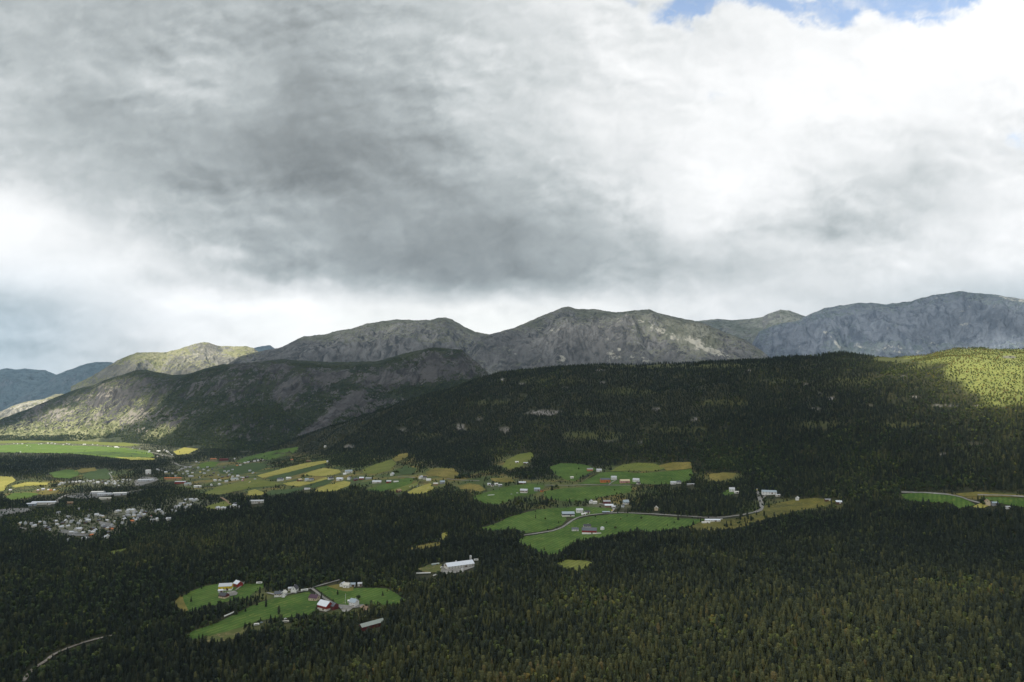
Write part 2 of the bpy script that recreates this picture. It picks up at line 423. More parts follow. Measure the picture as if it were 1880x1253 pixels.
MOUNTAINS = []
def mountain(name, crest, C, Fo, base_z, mat, profile, amp, lam, gully, seed, label, res=1.0, nr=260, rockpoly=(), palepoly=(), slope_rock=(0.55, 1.0), rock_bias=0.0, sunlit_grass=(), depth_wob=0.0):
    cr = np.array(crest, float)
    u = np.arange(cr[0, 0], cr[-1, 0] + 1, res)
    v = np.interp(u, cr[:, 0], cr[:, 1])
    Cd = np.interp(u, *np.array(C, float).T); Fd = np.interp(u, *np.array(Fo, float).T)
    a, zc = crest_z(u, v, Cd)
    zc = zc + (amp * .045) * fbm(u / 18, u * 0, 4, seed)
    t = np.concatenate([np.linspace(0, 1, nr), 1 + np.geomspace(.004, .6, 26)])
    T, A = np.meshgrid(t, a, indexing='ij')
    Cg, Fg, Zc = (np.broadcast_to(q, T.shape) for q in (Cd, Fd, zc))
    Rr = Fg + (Cg - Fg) * T
    X, Y = Rr * np.sin(A), Rr * np.cos(A)
    zb = floor_z(X, Y) - 6 if base_z is None else np.full_like(X, base_z)
    if base_z is None: zb = np.broadcast_to((floor_z(Fd * np.sin(a), Fd * np.cos(a)) - 6)[None], T.shape)
    Tw = np.clip(T + depth_wob * fbm(X / (lam * 1.2), Y / (lam * 1.2), 3, seed + 3) * np.clip(T * 4, 0, 1) * np.clip((1 - T) * 4, 0, 1), 0, 1)
    S = np.interp(Tw, *np.array(profile, float).T)
    Z = zb + (Zc - zb) * S
    w = np.clip(T * 5, 0, 1) * np.clip((1.0 - T) * 3.0, 0.0, 1)
    L = np.broadcast_to(Cd.mean(), A.shape)
    arc = A * L
    warp = fbm(X / lam, Y / lam, 3, seed + 9)
    Z = Z + amp * w * (0.75 * ridged(X / lam, Y / lam, 6, seed, .52) - .25)
    Z = Z + amp * .9 * w * np.clip(T * 2, 0, 1) * fbm(arc / (lam * .9) + 3, Rr / (lam * 1.6), 3, seed + 60)
    Z = Z + gully * w * ridged(arc / (lam * .22) + 1.2 * warp, Rr / (lam * .9), 5, seed + 40, .55)
    Z = Z + amp * w * .16 * ridged(X / (lam * .13), Y / (lam * .13), 5, seed + 77, .6) + amp * .05 * fbm(X / (lam * .05), Y / (lam * .05), 4, seed + 70)
    Z = np.where(T > 1, Zc - (Rr - Cg) * 0.45 + amp * .05 * fbm(X / (lam * .05), Y / (lam * .05), 4, seed + 70), Z)
    lim = Zc / Cg * Rr - amp * .03 * (1 + fbm(X / (lam * .1), Y / (lam * .1), 3, seed + 5))
    Z = np.where((T < 1) & (Z > lim), lim - .15 * (Z - lim), Z)
    # masks
    dR = np.gradient(Z, axis=0) / np.maximum(np.gradient(Rr, axis=0), 1e-3)
    dA = np.gradient(Z, axis=1) / np.maximum(np.abs(np.gradient(arc, axis=1)), 1e-3)
    slope = np.hypot(dR, dA)
    rock = sstep(slope_rock[0], slope_rock[1], slope) + rock_bias
    uu, vv = project(X, Y, Z)
    pale = np.zeros_like(X); grass = np.zeros_like(X)
    wob = fbm(X / (lam * .3), Y / (lam * .3), 5, seed + 90)
    for lst, arr in ((rockpoly, rock), (palepoly, pale), (sunlit_grass, grass)):
        for (pu, pv, su, sv, ang, s) in lst:
            ca, sa = math.cos(R(ang)), math.sin(R(ang))
            d = np.sqrt((((uu - pu) * ca + (vv - pv) * sa) / su) ** 2 + ((-(uu - pu) * sa + (vv - pv) * ca) / sv) ** 2)
            arr += s * sstep(1.25, .55, d + .7 * wob)
    o = grid_obj(name, X, Y, Z, [mat], {"rock": np.clip(rock, -1, 1.2), "pale": np.clip(pale, -1, 1.2), "grass": np.clip(grass, 0, 1)})
    tag(o, label, None, None, "structure")
    MOUNTAINS.append((a, Cd, X, Y, Z))
    print(name, "top", Z.max(), "bottom", Z.min(), X.size)
    return o

def build_mountains():
    mv = mountain_material("wooded_crag", (0.034, 0.044, 0.028), (0.062, 0.072, 0.042), (0.045, 0.044, 0.047), (0.145, 0.138, 0.138), (0.33, 0.30, 0.26))
    mg = mountain_material("grey_fell", (0.135, 0.147, 0.118), (0.235, 0.242, 0.208), (0.062, 0.067, 0.076), (0.24, 0.242, 0.245), (0.46, 0.45, 0.40))
    mb = mountain_material("haze_tinted_fell", (0.13, 0.17, 0.195), (0.21, 0.25, 0.27), (0.10, 0.125, 0.17), (0.22, 0.255, 0.315), (0.48, 0.49, 0.47), .7)  # bluish albedo: part of the distance haze is put into the rock colour
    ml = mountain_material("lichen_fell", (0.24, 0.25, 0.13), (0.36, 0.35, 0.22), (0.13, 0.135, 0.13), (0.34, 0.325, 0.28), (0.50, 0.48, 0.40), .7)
    mf = mountain_material("far_grey_fell", (0.155, 0.175, 0.15), (0.26, 0.275, 0.25), (0.085, 0.095, 0.105), (0.25, 0.255, 0.26), (0.44, 0.44, 0.41), .8)
    mh = mountain_material("haze_blue_fell", (0.15, 0.215, 0.265), (0.21, 0.28, 0.33), (0.15, 0.20, 0.25), (0.25, 0.30, 0.36), (0.4, 0.42, 0.44), .6)  # bluer still, haze of the farthest ranges painted into the albedo
    # cliffs with woods at their feet, from the far valley to behind the wooded hill
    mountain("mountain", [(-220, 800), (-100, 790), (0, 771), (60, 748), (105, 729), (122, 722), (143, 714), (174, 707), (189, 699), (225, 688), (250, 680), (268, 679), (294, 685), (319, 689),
              (345, 687), (383, 675), (408, 669), (434, 668), (517, 660), (606, 665), (644, 665), (695, 663), (746, 648), (797, 638), (848, 643), (879, 668), (900, 690), (930, 715), (980, 760)],
             [(-220, 9000), (0, 8700), (130, 8100), (268, 7300), (434, 6500), (606, 5700), (797, 5300), (980, 4900)],
             [(-220, 7900), (0, 7300), (130, 6750), (230, 6100), (330, 5100), (420, 4400), (560, 4000), (700, 3900), (980, 3900)], None, mv,
             [(0, 0), (.12, .07), (.35, .30), (.5, .5), (.62, .74), (.75, .88), (1, 1)], 95, 900, 34, 500,
             "dark wooded mountainside with bare cliffs, sunlit at its left end", .9, 380,
             rockpoly=[(530, 715, 28, 42, 0, .7), (610, 760, 85, 13, -38, .75), (700, 690, 90, 20, 0, .6), (570, 790, 60, 8, -36, .6), (860, 665, 30, 25, 0, .5), (430, 705, 40, 22, 0, .5), (470, 672, 70, 10, 0, .5), (610, 690, 40, 18, 0, .4), (800, 655, 60, 14, 0, .4),
                       (200, 740, 120, 22, -12, .1), (240, 760, 40, 25, -25, .35), (600, 835, 20, 6, 0, .3),
                       (480, 770, 120, 26, 0, -.6), (640, 700, 50, 16, -30, -.5), (100, 800, 140, 12, 0, -.7), (330, 800, 90, 22, 0, -.8), (350, 745, 70, 30, 0, -.25), (800, 720, 100, 25, 0, -.7)],
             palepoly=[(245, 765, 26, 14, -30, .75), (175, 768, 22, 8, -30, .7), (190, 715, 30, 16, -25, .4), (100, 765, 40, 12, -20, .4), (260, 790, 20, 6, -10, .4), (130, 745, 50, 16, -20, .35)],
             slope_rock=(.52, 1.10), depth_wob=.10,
             sunlit_grass=[(130, 770, 130, 26, -14, 1.0), (210, 770, 90, 26, -30, 1.0), (300, 790, 40, 12, -25, .8), (60, 790, 120, 16, 0, .7), (190, 715, 60, 14, -20, .6)])  # grass areas follow the sunlit end and paint it lighter
    # pale cliff spur low at the far left
    mountain("mountain", [(-260, 745), (-100, 760), (-20, 764), (10, 752), (26, 744), (51, 737), (80, 733), (102, 724), (125, 723), (160, 735), (230, 770)],
             [(-260, 10200), (230, 9800)], [(-260, 9200), (230, 9000)], None, ml,
             [(0, 0), (.4, .35), (.6, .8), (1, 1)], 60, 700, 30, 560, "low pale cliff spur under the blue mountains at the far left", 1.0, 120, rock_bias=.5, palepoly=[(60, 748, 60, 14, -10, .7)])
    # grey massifs in the middle
    mountain("mountain", [(395, 690), (420, 668), (440, 655), (470, 647), (517, 638), (540, 626), (557, 618), (598, 614), (616, 608), (644, 604), (672, 595), (700, 590), (726, 587), (772, 588), (790, 588), (803, 584),
              (815, 583), (831, 587), (854, 601), (874, 610), (900, 614), (935, 625), (1000, 650)],
             [(395, 7600), (1000, 7200)], [(395, 6000), (1000, 5900)], -250, mg,
             [(0, 0), (.3, .35), (.45, .66), (.55, .72), (.75, .86), (1, 1)], 120, 900, 40, 600, "broad grey green fell with a rounded knoll left of the saddle", .9, 260,
             rockpoly=[(600, 650, 130, 22, 2, .7), (460, 665, 60, 10, 0, .6), (720, 655, 90, 14, 0, .3), (830, 610, 40, 18, 20, -.3)], palepoly=[(620, 608, 40, 8, 0, .2)], slope_rock=(.5, 1.0), depth_wob=.14)
    mountain("mountain", [(830, 680), (860, 640), (885, 622), (900, 614), (923, 608), (944, 602), (974, 589), (1000, 578), (1019, 571), (1031, 565), (1043, 563), (1052, 565), (1060, 568), (1093, 568), (1132, 574), (1168, 570),
              (1191, 568), (1212, 576), (1235, 581), (1257, 586), (1287, 592), (1330, 610), (1370, 625), (1400, 645), (1450, 690)],
             [(830, 6600), (1450, 6800)], [(830, 5300), (1450, 5200)], -200, mg,
             [(0, 0), (.3, .38), (.5, .70), (.62, .78), (.8, .90), (1, 1)], 120, 950, 42, 640, "grey stony mountain with a dark pointed top and pale scree slopes", .8, 300,
             rockpoly=[(1000, 630, 110, 26, 0, .6), (1040, 580, 30, 16, 20, .4), (1230, 610, 110, 30, 12, -.5)],
             palepoly=[(1120, 655, 10, 14, 10, .6), (1135, 650, 6, 16, 0, .6), (1030, 660, 12, 8, 0, .6), (1180, 660, 30, 7, 10, .5), (1250, 625, 90, 8, 25, .45), (1300, 640, 40, 7, 30, .6), (1180, 600, 90, 14, 15, .35), (1020, 605, 16, 5, 0, .5), (1330, 650, 20, 5, 25, .5), (1100, 620, 40, 6, 5, .3)],
             slope_rock=(.5, 1.0), depth_wob=.14)
    mountain("mountain", [(1180, 600), (1240, 592), (1287, 589), (1317, 586), (1346, 588), (1376, 586), (1400, 582), (1409, 577), (1433, 569), (1451, 571), (1478, 581), (1520, 600), (1600, 640)],
             [(1180, 11200), (1600, 11200)], [(1180, 9400), (1600, 9400)], -200, mf, [(0, 0), (.5, .55), (.8, .85), (1, 1)], 130, 1200, 35, 680,
             "grey fell with a low round top in the gap before the blue mountain", 1.0, 170, slope_rock=(.55, 1.0), palepoly=[(1290, 600, 60, 6, 10, .3)], depth_wob=.12)
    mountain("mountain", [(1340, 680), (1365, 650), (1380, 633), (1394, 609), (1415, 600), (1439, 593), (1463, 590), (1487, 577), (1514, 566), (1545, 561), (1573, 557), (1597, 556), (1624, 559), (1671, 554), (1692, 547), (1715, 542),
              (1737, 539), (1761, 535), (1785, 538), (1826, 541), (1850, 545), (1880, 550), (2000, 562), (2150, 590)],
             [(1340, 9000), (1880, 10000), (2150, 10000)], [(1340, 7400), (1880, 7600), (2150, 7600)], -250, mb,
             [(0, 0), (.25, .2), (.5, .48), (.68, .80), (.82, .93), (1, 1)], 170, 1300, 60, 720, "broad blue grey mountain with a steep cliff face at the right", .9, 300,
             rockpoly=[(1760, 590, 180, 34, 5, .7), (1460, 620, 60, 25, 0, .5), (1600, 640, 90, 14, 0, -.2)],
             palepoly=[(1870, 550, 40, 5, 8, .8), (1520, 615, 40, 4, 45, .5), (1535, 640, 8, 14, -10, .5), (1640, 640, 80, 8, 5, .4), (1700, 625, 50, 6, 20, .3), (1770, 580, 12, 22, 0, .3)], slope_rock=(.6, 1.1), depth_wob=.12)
    # far left
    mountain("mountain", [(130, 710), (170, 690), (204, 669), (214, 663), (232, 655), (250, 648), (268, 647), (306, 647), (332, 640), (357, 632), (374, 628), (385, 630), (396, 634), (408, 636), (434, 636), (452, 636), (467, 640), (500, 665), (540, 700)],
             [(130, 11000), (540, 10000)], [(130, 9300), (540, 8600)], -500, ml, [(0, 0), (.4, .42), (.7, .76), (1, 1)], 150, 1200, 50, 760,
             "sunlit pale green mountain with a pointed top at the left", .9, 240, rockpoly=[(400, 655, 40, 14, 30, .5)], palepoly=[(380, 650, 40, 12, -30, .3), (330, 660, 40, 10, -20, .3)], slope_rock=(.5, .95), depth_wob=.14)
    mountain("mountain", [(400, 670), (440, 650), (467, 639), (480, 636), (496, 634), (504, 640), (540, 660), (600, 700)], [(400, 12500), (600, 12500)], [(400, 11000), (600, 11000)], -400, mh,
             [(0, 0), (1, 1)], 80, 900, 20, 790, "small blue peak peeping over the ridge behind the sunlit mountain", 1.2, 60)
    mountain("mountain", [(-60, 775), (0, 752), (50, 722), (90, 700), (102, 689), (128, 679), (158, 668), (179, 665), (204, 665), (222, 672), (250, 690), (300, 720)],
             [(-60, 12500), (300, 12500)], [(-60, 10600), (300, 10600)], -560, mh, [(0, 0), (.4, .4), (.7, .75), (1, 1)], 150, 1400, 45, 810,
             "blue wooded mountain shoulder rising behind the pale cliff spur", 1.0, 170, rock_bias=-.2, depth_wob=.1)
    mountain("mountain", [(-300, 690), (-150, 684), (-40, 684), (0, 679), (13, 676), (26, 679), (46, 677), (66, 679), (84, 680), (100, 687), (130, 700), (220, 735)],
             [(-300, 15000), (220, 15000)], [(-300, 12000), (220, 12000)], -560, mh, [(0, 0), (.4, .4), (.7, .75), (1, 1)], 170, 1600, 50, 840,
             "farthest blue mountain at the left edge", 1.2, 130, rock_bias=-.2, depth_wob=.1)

def build_haze(zmin, ztop, density=1.3e-5):
    h = 25000.0
    co = [(sx * h, sy * h, z) for z in (zmin - 1, ztop) for sx, sy in ((-1, -1), (1, -1), (1, 1), (-1, 1))]
    f = [0, 3, 2, 1, 4, 5, 6, 7, 0, 1, 5, 4, 1, 2, 6, 5, 2, 3, 7, 6, 3, 0, 4, 7]
    n = NT("haze_air")
    pv = n.n("ShaderNodeVolumePrincipled"); o = n.n("ShaderNodeOutputMaterial")
    pv.inputs["Color"].default_value = (0.50, 0.76, 1.0, 1); pv.inputs["Density"].default_value = density; pv.inputs["Anisotropy"].default_value = 0.2
    n.l(pv.outputs[0], o.inputs["Volume"])
    ob = link_mesh("haze", co, f, [4] * 6, [n.m], False)
    tag(ob, kind="stuff")

# ------------------------------------------------------------------ simple materials for built things
MATS = {}
def paint(name, c, var=0.12, scale=0.8, rough=0.7, wave=None, metal=0.0, spec=0.3):
    if name in MATS: return MATS[name]
    n = NT(name)
    a = n.noise(scale, 4, 0.6)
    colr = n.mix(n.ramp(a, .3, .7), tuple(x * (1 - var) for x in c), tuple(min(1, x * (1 + var * .6)) for x in c))
    bump = None
    if wave:
        wv = n.n("ShaderNodeTexWave"); wv.inputs["Scale"].default_value = wave; wv.inputs["Distortion"].default_value = .2
        n.l(n.n("ShaderNodeTexCoord").outputs["Object"], wv.inputs["Vector"])
        colr = n.mix(n.math('MULTIPLY', wv.outputs[1], .25), colr, tuple(x * .6 for x in c))
        bump = wv.outputs[1]
    MATS[name] = n.out(colr, rough, bump, .05, .4, spec, metal)
    return MATS[name]

PAL = dict(white=(.78, .78, .75), offwhite=(.62, .60, .54), cream=(.60, .50, .34), grey=(.34, .35, .36), lightgrey=(.55, .57, .60), palemetal=(.70, .74, .80), dark=(.035, .035, .045),
           charcoal=(.07, .07, .08), slate=(.12, .13, .15), purple=(.09, .05, .075), red=(.27, .035, .028), darkred=(.14, .03, .03), orange=(.55, .18, .06), yellow=(.62, .47, .03),
           brown=(.13, .075, .045), tan=(.36, .25, .15), greenroof=(.31, .35, .32), bluegrey=(.35, .42, .47), pink=(.55, .28, .26), gravelpad=(.36, .34, .31), wood=(.22, .15, .10), glass=(.03, .04, .05))
def pm(k, wave=None): return paint(k + "_paint" + ("_boards" if wave else ""), PAL[k], wave=wave)

class MB:
    def __init__(s): s.v = []; s.f = []
    def box(s, x0, x1, y0, y1, z0, z1):
        b = len(s.v)
        s.v += [(x0, y0, z0), (x1, y0, z0), (x1, y1, z0), (x0, y1, z0), (x0, y0, z1), (x1, y0, z1), (x1, y1, z1), (x0, y1, z1)]
        s.f += [tuple(b + i for i in q) for q in ((0, 3, 2, 1), (4, 5, 6, 7), (0, 1, 5, 4), (1, 2, 6, 5), (2, 3, 7, 6), (3, 0, 4, 7))]
        return s
    def poly(s, pts, faces):
        b = len(s.v); s.v += list(pts); s.f += [tuple(b + i for i in q) for q in faces]; return s
    def prism(s, prof, x0, x1):            # profile in (y, z) extruded along x
        n = len(prof)
        s.poly([(x0, y, z) for y, z in prof] + [(x1, y, z) for y, z in prof],
               [tuple(range(n))[::-1], tuple(range(n, 2 * n))] + [(i, (i + 1) % n, n + (i + 1) % n, n + i) for i in range(n)])
        return s
    def lathe(s, prof, x=0, y=0, k=12, axis='z'):
        b = len(s.v)
        for r, h in prof:
            for i in range(k):
                a = 2 * math.pi * i / k
                p = (r * math.cos(a), r * math.sin(a), h)
                if axis == 'x': p = (h, r * math.cos(a), r * math.sin(a))
                if axis == 'y': p = (r * math.cos(a), h, r * math.sin(a))
                s.v.append((p[0] + x, p[1] + y, p[2]))
        for j in range(len(prof) - 1):
            for i in range(k):
                i2 = (i + 1) % k
                s.f.append((b + j * k + i, b + j * k + i2, b + (j + 1) * k + i2, b + (j + 1) * k + i))
        s.f.append(tuple(b + i for i in range(k))[::-1]); s.f.append(tuple(b + (len(prof) - 1) * k + i for i in range(k)))
        return s
    def mesh(s, name, mat, parent=None, smooth=False):
        me = bpy.data.meshes.new(name); me.from_pydata(s.v, [], s.f); me.materials.append(mat)
        if smooth: me.polygons.foreach_set("use_smooth", [True] * len(me.polygons))
        o = bpy.data.objects.new(name, me); col.objects.link(o)
        if parent: o.parent = parent
        return o

def empty(name, loc=(0, 0, 0), rz=0.0):
    o = bpy.data.objects.new(name, None); o.location = loc; o.rotation_euler = (0, 0, rz); o.empty_display_size = 2
    col.objects.link(o); return o

def copy_tree(o, parent=None):
    c = o.copy(); col.objects.link(c)
    if parent: c.parent = parent
    for ch in o.children: copy_tree(ch, c)
    return c

# image-space note of what must stay in sight, used only to keep trees from being planted where the photo shows none
MW, MH, MO = 2300, 1300, 210
KEEP = np.zeros((MH, MW), bool); HARD = np.zeros((MH, MW), bool)
def keep_poly(poly, M=None):
    M = KEEP if M is None else M
    p = np.array(poly, float)
    x0, x1 = int(max(0, p[:, 0].min() + MO - 1)), int(min(MW, p[:, 0].max() + MO + 2)); y0, y1 = int(max(0, p[:, 1].min() - 1)), int(min(MH, p[:, 1].max() + 2))
    if x1 <= x0 or y1 <= y0: return
    gx, gy = np.meshgrid(np.arange(x0, x1) - MO + .5, np.arange(y0, y1) + .5)
    M[y0:y1, x0:x1] |= in_poly(gx, gy, [tuple(q) for q in p])
def keep_rect(u, v, w, h, M=None): keep_poly([(u - w / 2, v - h), (u + w / 2, v - h), (u + w / 2, v + 1), (u - w / 2, v + 1)], HARD if M is None else M)

# ------------------------------------------------------------------ fields, roads, yards: sheets laid on the ground
def field_mat(kind):
    key = "field_" + kind
    if key in MATS: return MATS[key]
    cs = dict(green=((.062, .122, .026), (.108, .180, .040), (.165, .20, .05)), bright=((.095, .17, .030), (.14, .21, .045), (.20, .22, .06)), dull=((.055, .092, .034), (.078, .12, .044), (.10, .13, .05)),
              olive=((.16, .19, .045), (.21, .22, .06), (.11, .15, .04)), yellow=((.34, .32, .075), (.44, .39, .12), (.26, .28, .07)), ochre=((.17, .15, .042), (.25, .205, .06), (.11, .125, .04)),
              marsh=((.15, .14, .038), (.06, .068, .026), (.22, .185, .05)), gravel=((.25, .245, .23), (.36, .35, .33), (.19, .18, .15)), yard=((.15, .15, .145), (.27, .265, .26), (.10, .11, .07)), track=((.19, .17, .15), (.30, .27, .24), (.10, .10, .06)), rough=((.14, .15, .05), (.07, .09, .03), (.26, .20, .11)),
              soil=((.26, .18, .12), (.34, .24, .16), (.2, .15, .1)))[kind]
    n = NT(key)
    a = n.noise(0.012, 5, .6); b = n.noise(0.12, 5, .7); d = n.noise(.6, 4, .7)
    c = n.mix(n.ramp(a, .38, .62), cs[0], cs[1])
    c = n.mix(n.ramp(b, .50, .66), c, cs[2])
    e = n.noise(.035, 5, .65); c = n.mix(n.math('MULTIPLY', n.ramp(e, .45, .62), .45), c, tuple(x * .6 for x in cs[0]))
    if kind in ("green", "bright", "dull", "olive", "yellow"):
        wv = n.n("ShaderNodeTexWave"); wv.inputs["Scale"].default_value = .035; wv.inputs["Distortion"].default_value = 1.5; wv.inputs["Detail"].default_value = 3
        mp = n.n("ShaderNodeMapping"); mp.inputs["Rotation"].default_value = (0, 0, .6); n.l(n.n("ShaderNodeTexCoord").outputs["Object"], mp.inputs[0]); n.l(mp.outputs[0], wv.inputs[0])
        c = n.mix(n.math('MULTIPLY', wv.outputs[1], .6), c, tuple(x * .72 for x in cs[0]))
    c = n.mix(n.math('MULTIPLY', n.ramp(d, .4, .7), .35), c, tuple(x * .5 for x in cs[0]))
    MATS[key] = n.out(c, .9, b, .4, .3, .1)
    return MATS[key]

n_sheet = 0
def sheet(name, poly, kind, label, rough_edge=1.2):
    global n_sheet
    n_sheet += 1
    p = []
    for i in range(len(poly)):
        a, b = np.array(poly[i], float), np.array(poly[(i + 1) % len(poly)], float)
        k = max(1, int(np.hypot(*(b - a)) / 5))
        for j in range(k):
            q = a + (b - a) * j / k
            p.append(q + (rough_edge * np.array([perlin(q[0] / 6., q[1] / 6., 3), .35 * perlin(q[0] / 6. + 50, q[1] / 6., 3)]) if kind != "gravel" else 0))
    keep_poly(p)
    p = np.array(p); w = hit(p[:, 0], p[:, 1])
    c = w.mean(0); sp = max(8.0, np.hypot(c[0], c[1]) * .009)
    mn, mx = w.min(0), w.max(0)
    gx, gy = np.meshgrid(np.arange(mn[0], mx[0], sp), np.arange(mn[1], mx[1], sp)); gx, gy = gx.ravel(), gy.ravel()
    poly2 = [tuple(q[:2]) for q in w]
    ins = in_poly(gx, gy, poly2)
    vs = [Vector(q) for q in poly2] + [Vector((a, b)) for a, b in zip(gx[ins], gy[ins])]
    n = len(poly2)
    ov, oe, of, _, _, _ = geometry.delaunay_2d_cdt(vs, [(i, (i + 1) % n) for i in range(n)], [], 1, 0.01)
    co = np.array([(q.x, q.y) for q in ov]); z = ground_z(co[:, 0], co[:, 1]) + .5 + .012 * n_sheet
    fl = [i for f in of for i in f]
    tot = [len(f) for f in of]
    o = link_mesh(name, np.column_stack([co, z]), fl, tot, [field_mat(kind)], True)
    if len(o.data.polygons) and o.data.polygons[0].normal.z < 0: o.data.flip_normals()
    return tag(o, label, kind="structure")

def road(name, pts, width, kind, label, keep=1.0):
    global n_sheet
    n_sheet += 1
    p = np.array(pts, float)
    d = np.concatenate([[0], np.cumsum(np.hypot(*np.diff(p, axis=0).T))]); t = np.arange(0, d[-1], 2.0)
    # rounded corners
    uu, vv = np.interp(t, d, p[:, 0]), np.interp(t, d, p[:, 1])
    for _ in range(3):
        uu[1:-1] = (uu[:-2] + uu[1:-1] * 2 + uu[2:]) / 4; vv[1:-1] = (vv[:-2] + vv[1:-1] * 2 + vv[2:]) / 4
    w = hit(uu, vv)[:, :2]
    tg = np.gradient(w, axis=0); tg /= np.linalg.norm(tg, axis=1)[:, None] + 1e-9
    nr = np.stack([-tg[:, 1], tg[:, 0]], 1)
    L, M, Rr = w + nr * width / 2, w, w - nr * width / 2
    co = np.stack([L, M, Rr], 1).reshape(-1, 2); z = ground_z(co[:, 0], co[:, 1]) + .7 + .012 * n_sheet
    f = []
    for i in range(len(w) - 1):
        for j in (0, 1): f += [i * 3 + j, i * 3 + j + 1, (i + 1) * 3 + j + 1, (i + 1) * 3 + j]
    o = link_mesh(name, np.column_stack([co, z]), f, [4] * (len(f) // 4), [field_mat(kind)], True)
    if o.data.polygons[0].normal.z < 0: o.data.flip_normals()
    for i in range(len(w)):
        px = width * F_PX / np.hypot(*w[i]) * .5
        keep_rect(uu[i], vv[i] + keep * .6, max(3, px * 1.5), 2.2 * keep, KEEP)
    return tag(o, label, kind="structure")

def build_fields():
    S = lambda poly, kind, label, name="field": sheet(name, poly, kind, label)
    S([(326, 1103), (334, 1097), (345, 1089), (375, 1077), (400, 1073), (430, 1070), (455, 1072), (484, 1071), (483, 1080), (464, 1090), (458, 1098), (440, 1100), (415, 1106), (398, 1112), (372, 1114), (356, 1124), (349, 1126), (336, 1116)], 'green', "green meadow round the yellow barn", "meadow")
    S([(318, 1108), (326, 1100), (334, 1091), (336, 1100), (340, 1110), (347, 1123), (338, 1124), (328, 1116)], 'ochre', "ochre strip at the left tip of the meadow by the yellow barn")
    S([(346, 1166), (352, 1160), (370, 1154), (400, 1144), (425, 1132), (450, 1119), (480, 1106), (505, 1100), (530, 1095), (560, 1088), (569, 1087), (573, 1095), (584, 1104), (588, 1112), (582, 1122), (568, 1130), (540, 1134), (500, 1136), (470, 1142), (452, 1150), (425, 1158), (385, 1168), (355, 1176), (347, 1172)], 'green', "long green meadow sloping down left of the red barn with the white roof", "meadow")
    S([(374, 1172), (400, 1164), (425, 1158), (448, 1152), (449, 1164), (430, 1174), (400, 1180), (378, 1180)], 'rough', "rough olive ground with stones below the long meadow")
    S([(578, 1080), (600, 1077), (640, 1081), (690, 1080), (712, 1082), (728, 1091), (745, 1103), (736, 1110), (712, 1111), (690, 1112), (672, 1110), (662, 1114), (640, 1112), (620, 1110), (600, 1095)], 'green', "green meadow behind the white farmhouse", "meadow")
    S([(600, 1077), (622, 1073), (650, 1077), (648, 1085), (636, 1087), (618, 1083)], 'ochre', "brown bank above the meadow of the white farmhouse")
    S([(748, 1009), (765, 1003), (790, 998), (812, 995), (806, 1002), (785, 1007), (760, 1010)], 'ochre', "narrow ochre clearing in the dark forest")
    S([(806, 990), (812, 980), (822, 977), (823, 985), (812, 992)], 'yellow', "tiny yellow clearing above the ochre one")
    S([(876, 971), (895, 967), (915, 960), (935, 950), (960, 943), (985, 937), (1010, 934), (1037, 933), (1038, 945), (1040, 955), (1032, 964), (1015, 971), (990, 977), (962, 980), (955, 974), (940, 972), (905, 976)], 'green', "green meadow left of the winding road", "meadow")
    S([(1037, 933), (1060, 931), (1090, 932), (1124, 934), (1120, 942), (1090, 946), (1055, 952), (1040, 950)], 'green', "small meadow behind the grey roofed barn", "meadow")
    S([(1120, 945), (1150, 943), (1200, 948), (1260, 953), (1296, 954), (1284, 960), (1262, 968), (1240, 973), (1215, 975), (1190, 978), (1165, 976), (1140, 980), (1110, 986), (1080, 991), (1055, 996), (1040, 1006), (1025, 1018), (1000, 1020), (985, 1012), (968, 1003), (947, 996), (962, 986), (985, 983), (1010, 978), (1035, 970), (1050, 958), (1070, 951), (1090, 948)], 'green', "big green meadow in the bend of the winding road", "meadow")
    S([(1262, 970), (1290, 958), (1320, 955), (1355, 952), (1395, 942), (1402, 930), (1440, 922), (1465, 917), (1500, 915), (1535, 921), (1515, 930), (1490, 934), (1455, 940), (1425, 950), (1400, 955), (1375, 965), (1345, 972), (1310, 975), (1280, 974)], 'marsh', "yellow brown marsh beyond the forest edge")
    S([(866, 913), (885, 907), (910, 900), (940, 893), (965, 888), (1000, 892), (995, 902), (975, 908), (950, 912), (935, 920), (915, 927), (895, 926), (875, 920)], 'green', "green meadow with a white row of bales", "meadow")
    S([(997, 903), (1030, 898), (1060, 896), (1110, 893), (1160, 891), (1160, 904), (1130, 909), (1105, 913), (1075, 920), (1045, 922), (1015, 918), (1000, 915)], 'green', "green pasture below the orange red barn", "meadow")
    S([(1008, 858), (1030, 851), (1060, 852), (1080, 855), (1095, 862), (1075, 873), (1055, 884), (1040, 882), (1020, 872)], 'green', "steep green meadow left of the red cottage", "meadow")
    S([(1060, 889), (1080, 880), (1105, 868), (1150, 866), (1165, 870), (1200, 868), (1225, 866), (1270, 862), (1272, 872), (1265, 884), (1240, 889), (1205, 890), (1170, 889), (1130, 890)], 'green', "green meadow behind the orange red barn", "meadow")
    S([(1120, 866), (1140, 855), (1170, 850), (1200, 852), (1225, 860), (1200, 866), (1150, 865)], 'olive', "olive slope under the round trees")
    S([(1208, 856), (1230, 850), (1268, 849), (1271, 861), (1225, 865)], 'ochre', "ochre meadow top by the round trees")
    S([(1300, 872), (1330, 868), (1352, 870), (1345, 878), (1320, 885), (1305, 884)], 'ochre', "ochre clearing in the broadleaf wood")
    S([(1328, 902), (1345, 898), (1352, 905), (1335, 912), (1326, 908)], 'green', "little lawn by the lone white house")
    S([(922, 858), (930, 845), (950, 835), (975, 831), (982, 838), (968, 848), (955, 858), (935, 862)], 'olive', "olive clearing with two huts on the hillside")
    S([(1020, 1036), (1040, 1029), (1075, 1030), (1088, 1034), (1078, 1043), (1062, 1050), (1040, 1046)], 'olive', "olive bog opening in the near forest")
    S([(190, 1020), (205, 1013), (240, 1006), (232, 1012), (205, 1020)], 'olive', "faint olive opening in the left forest")
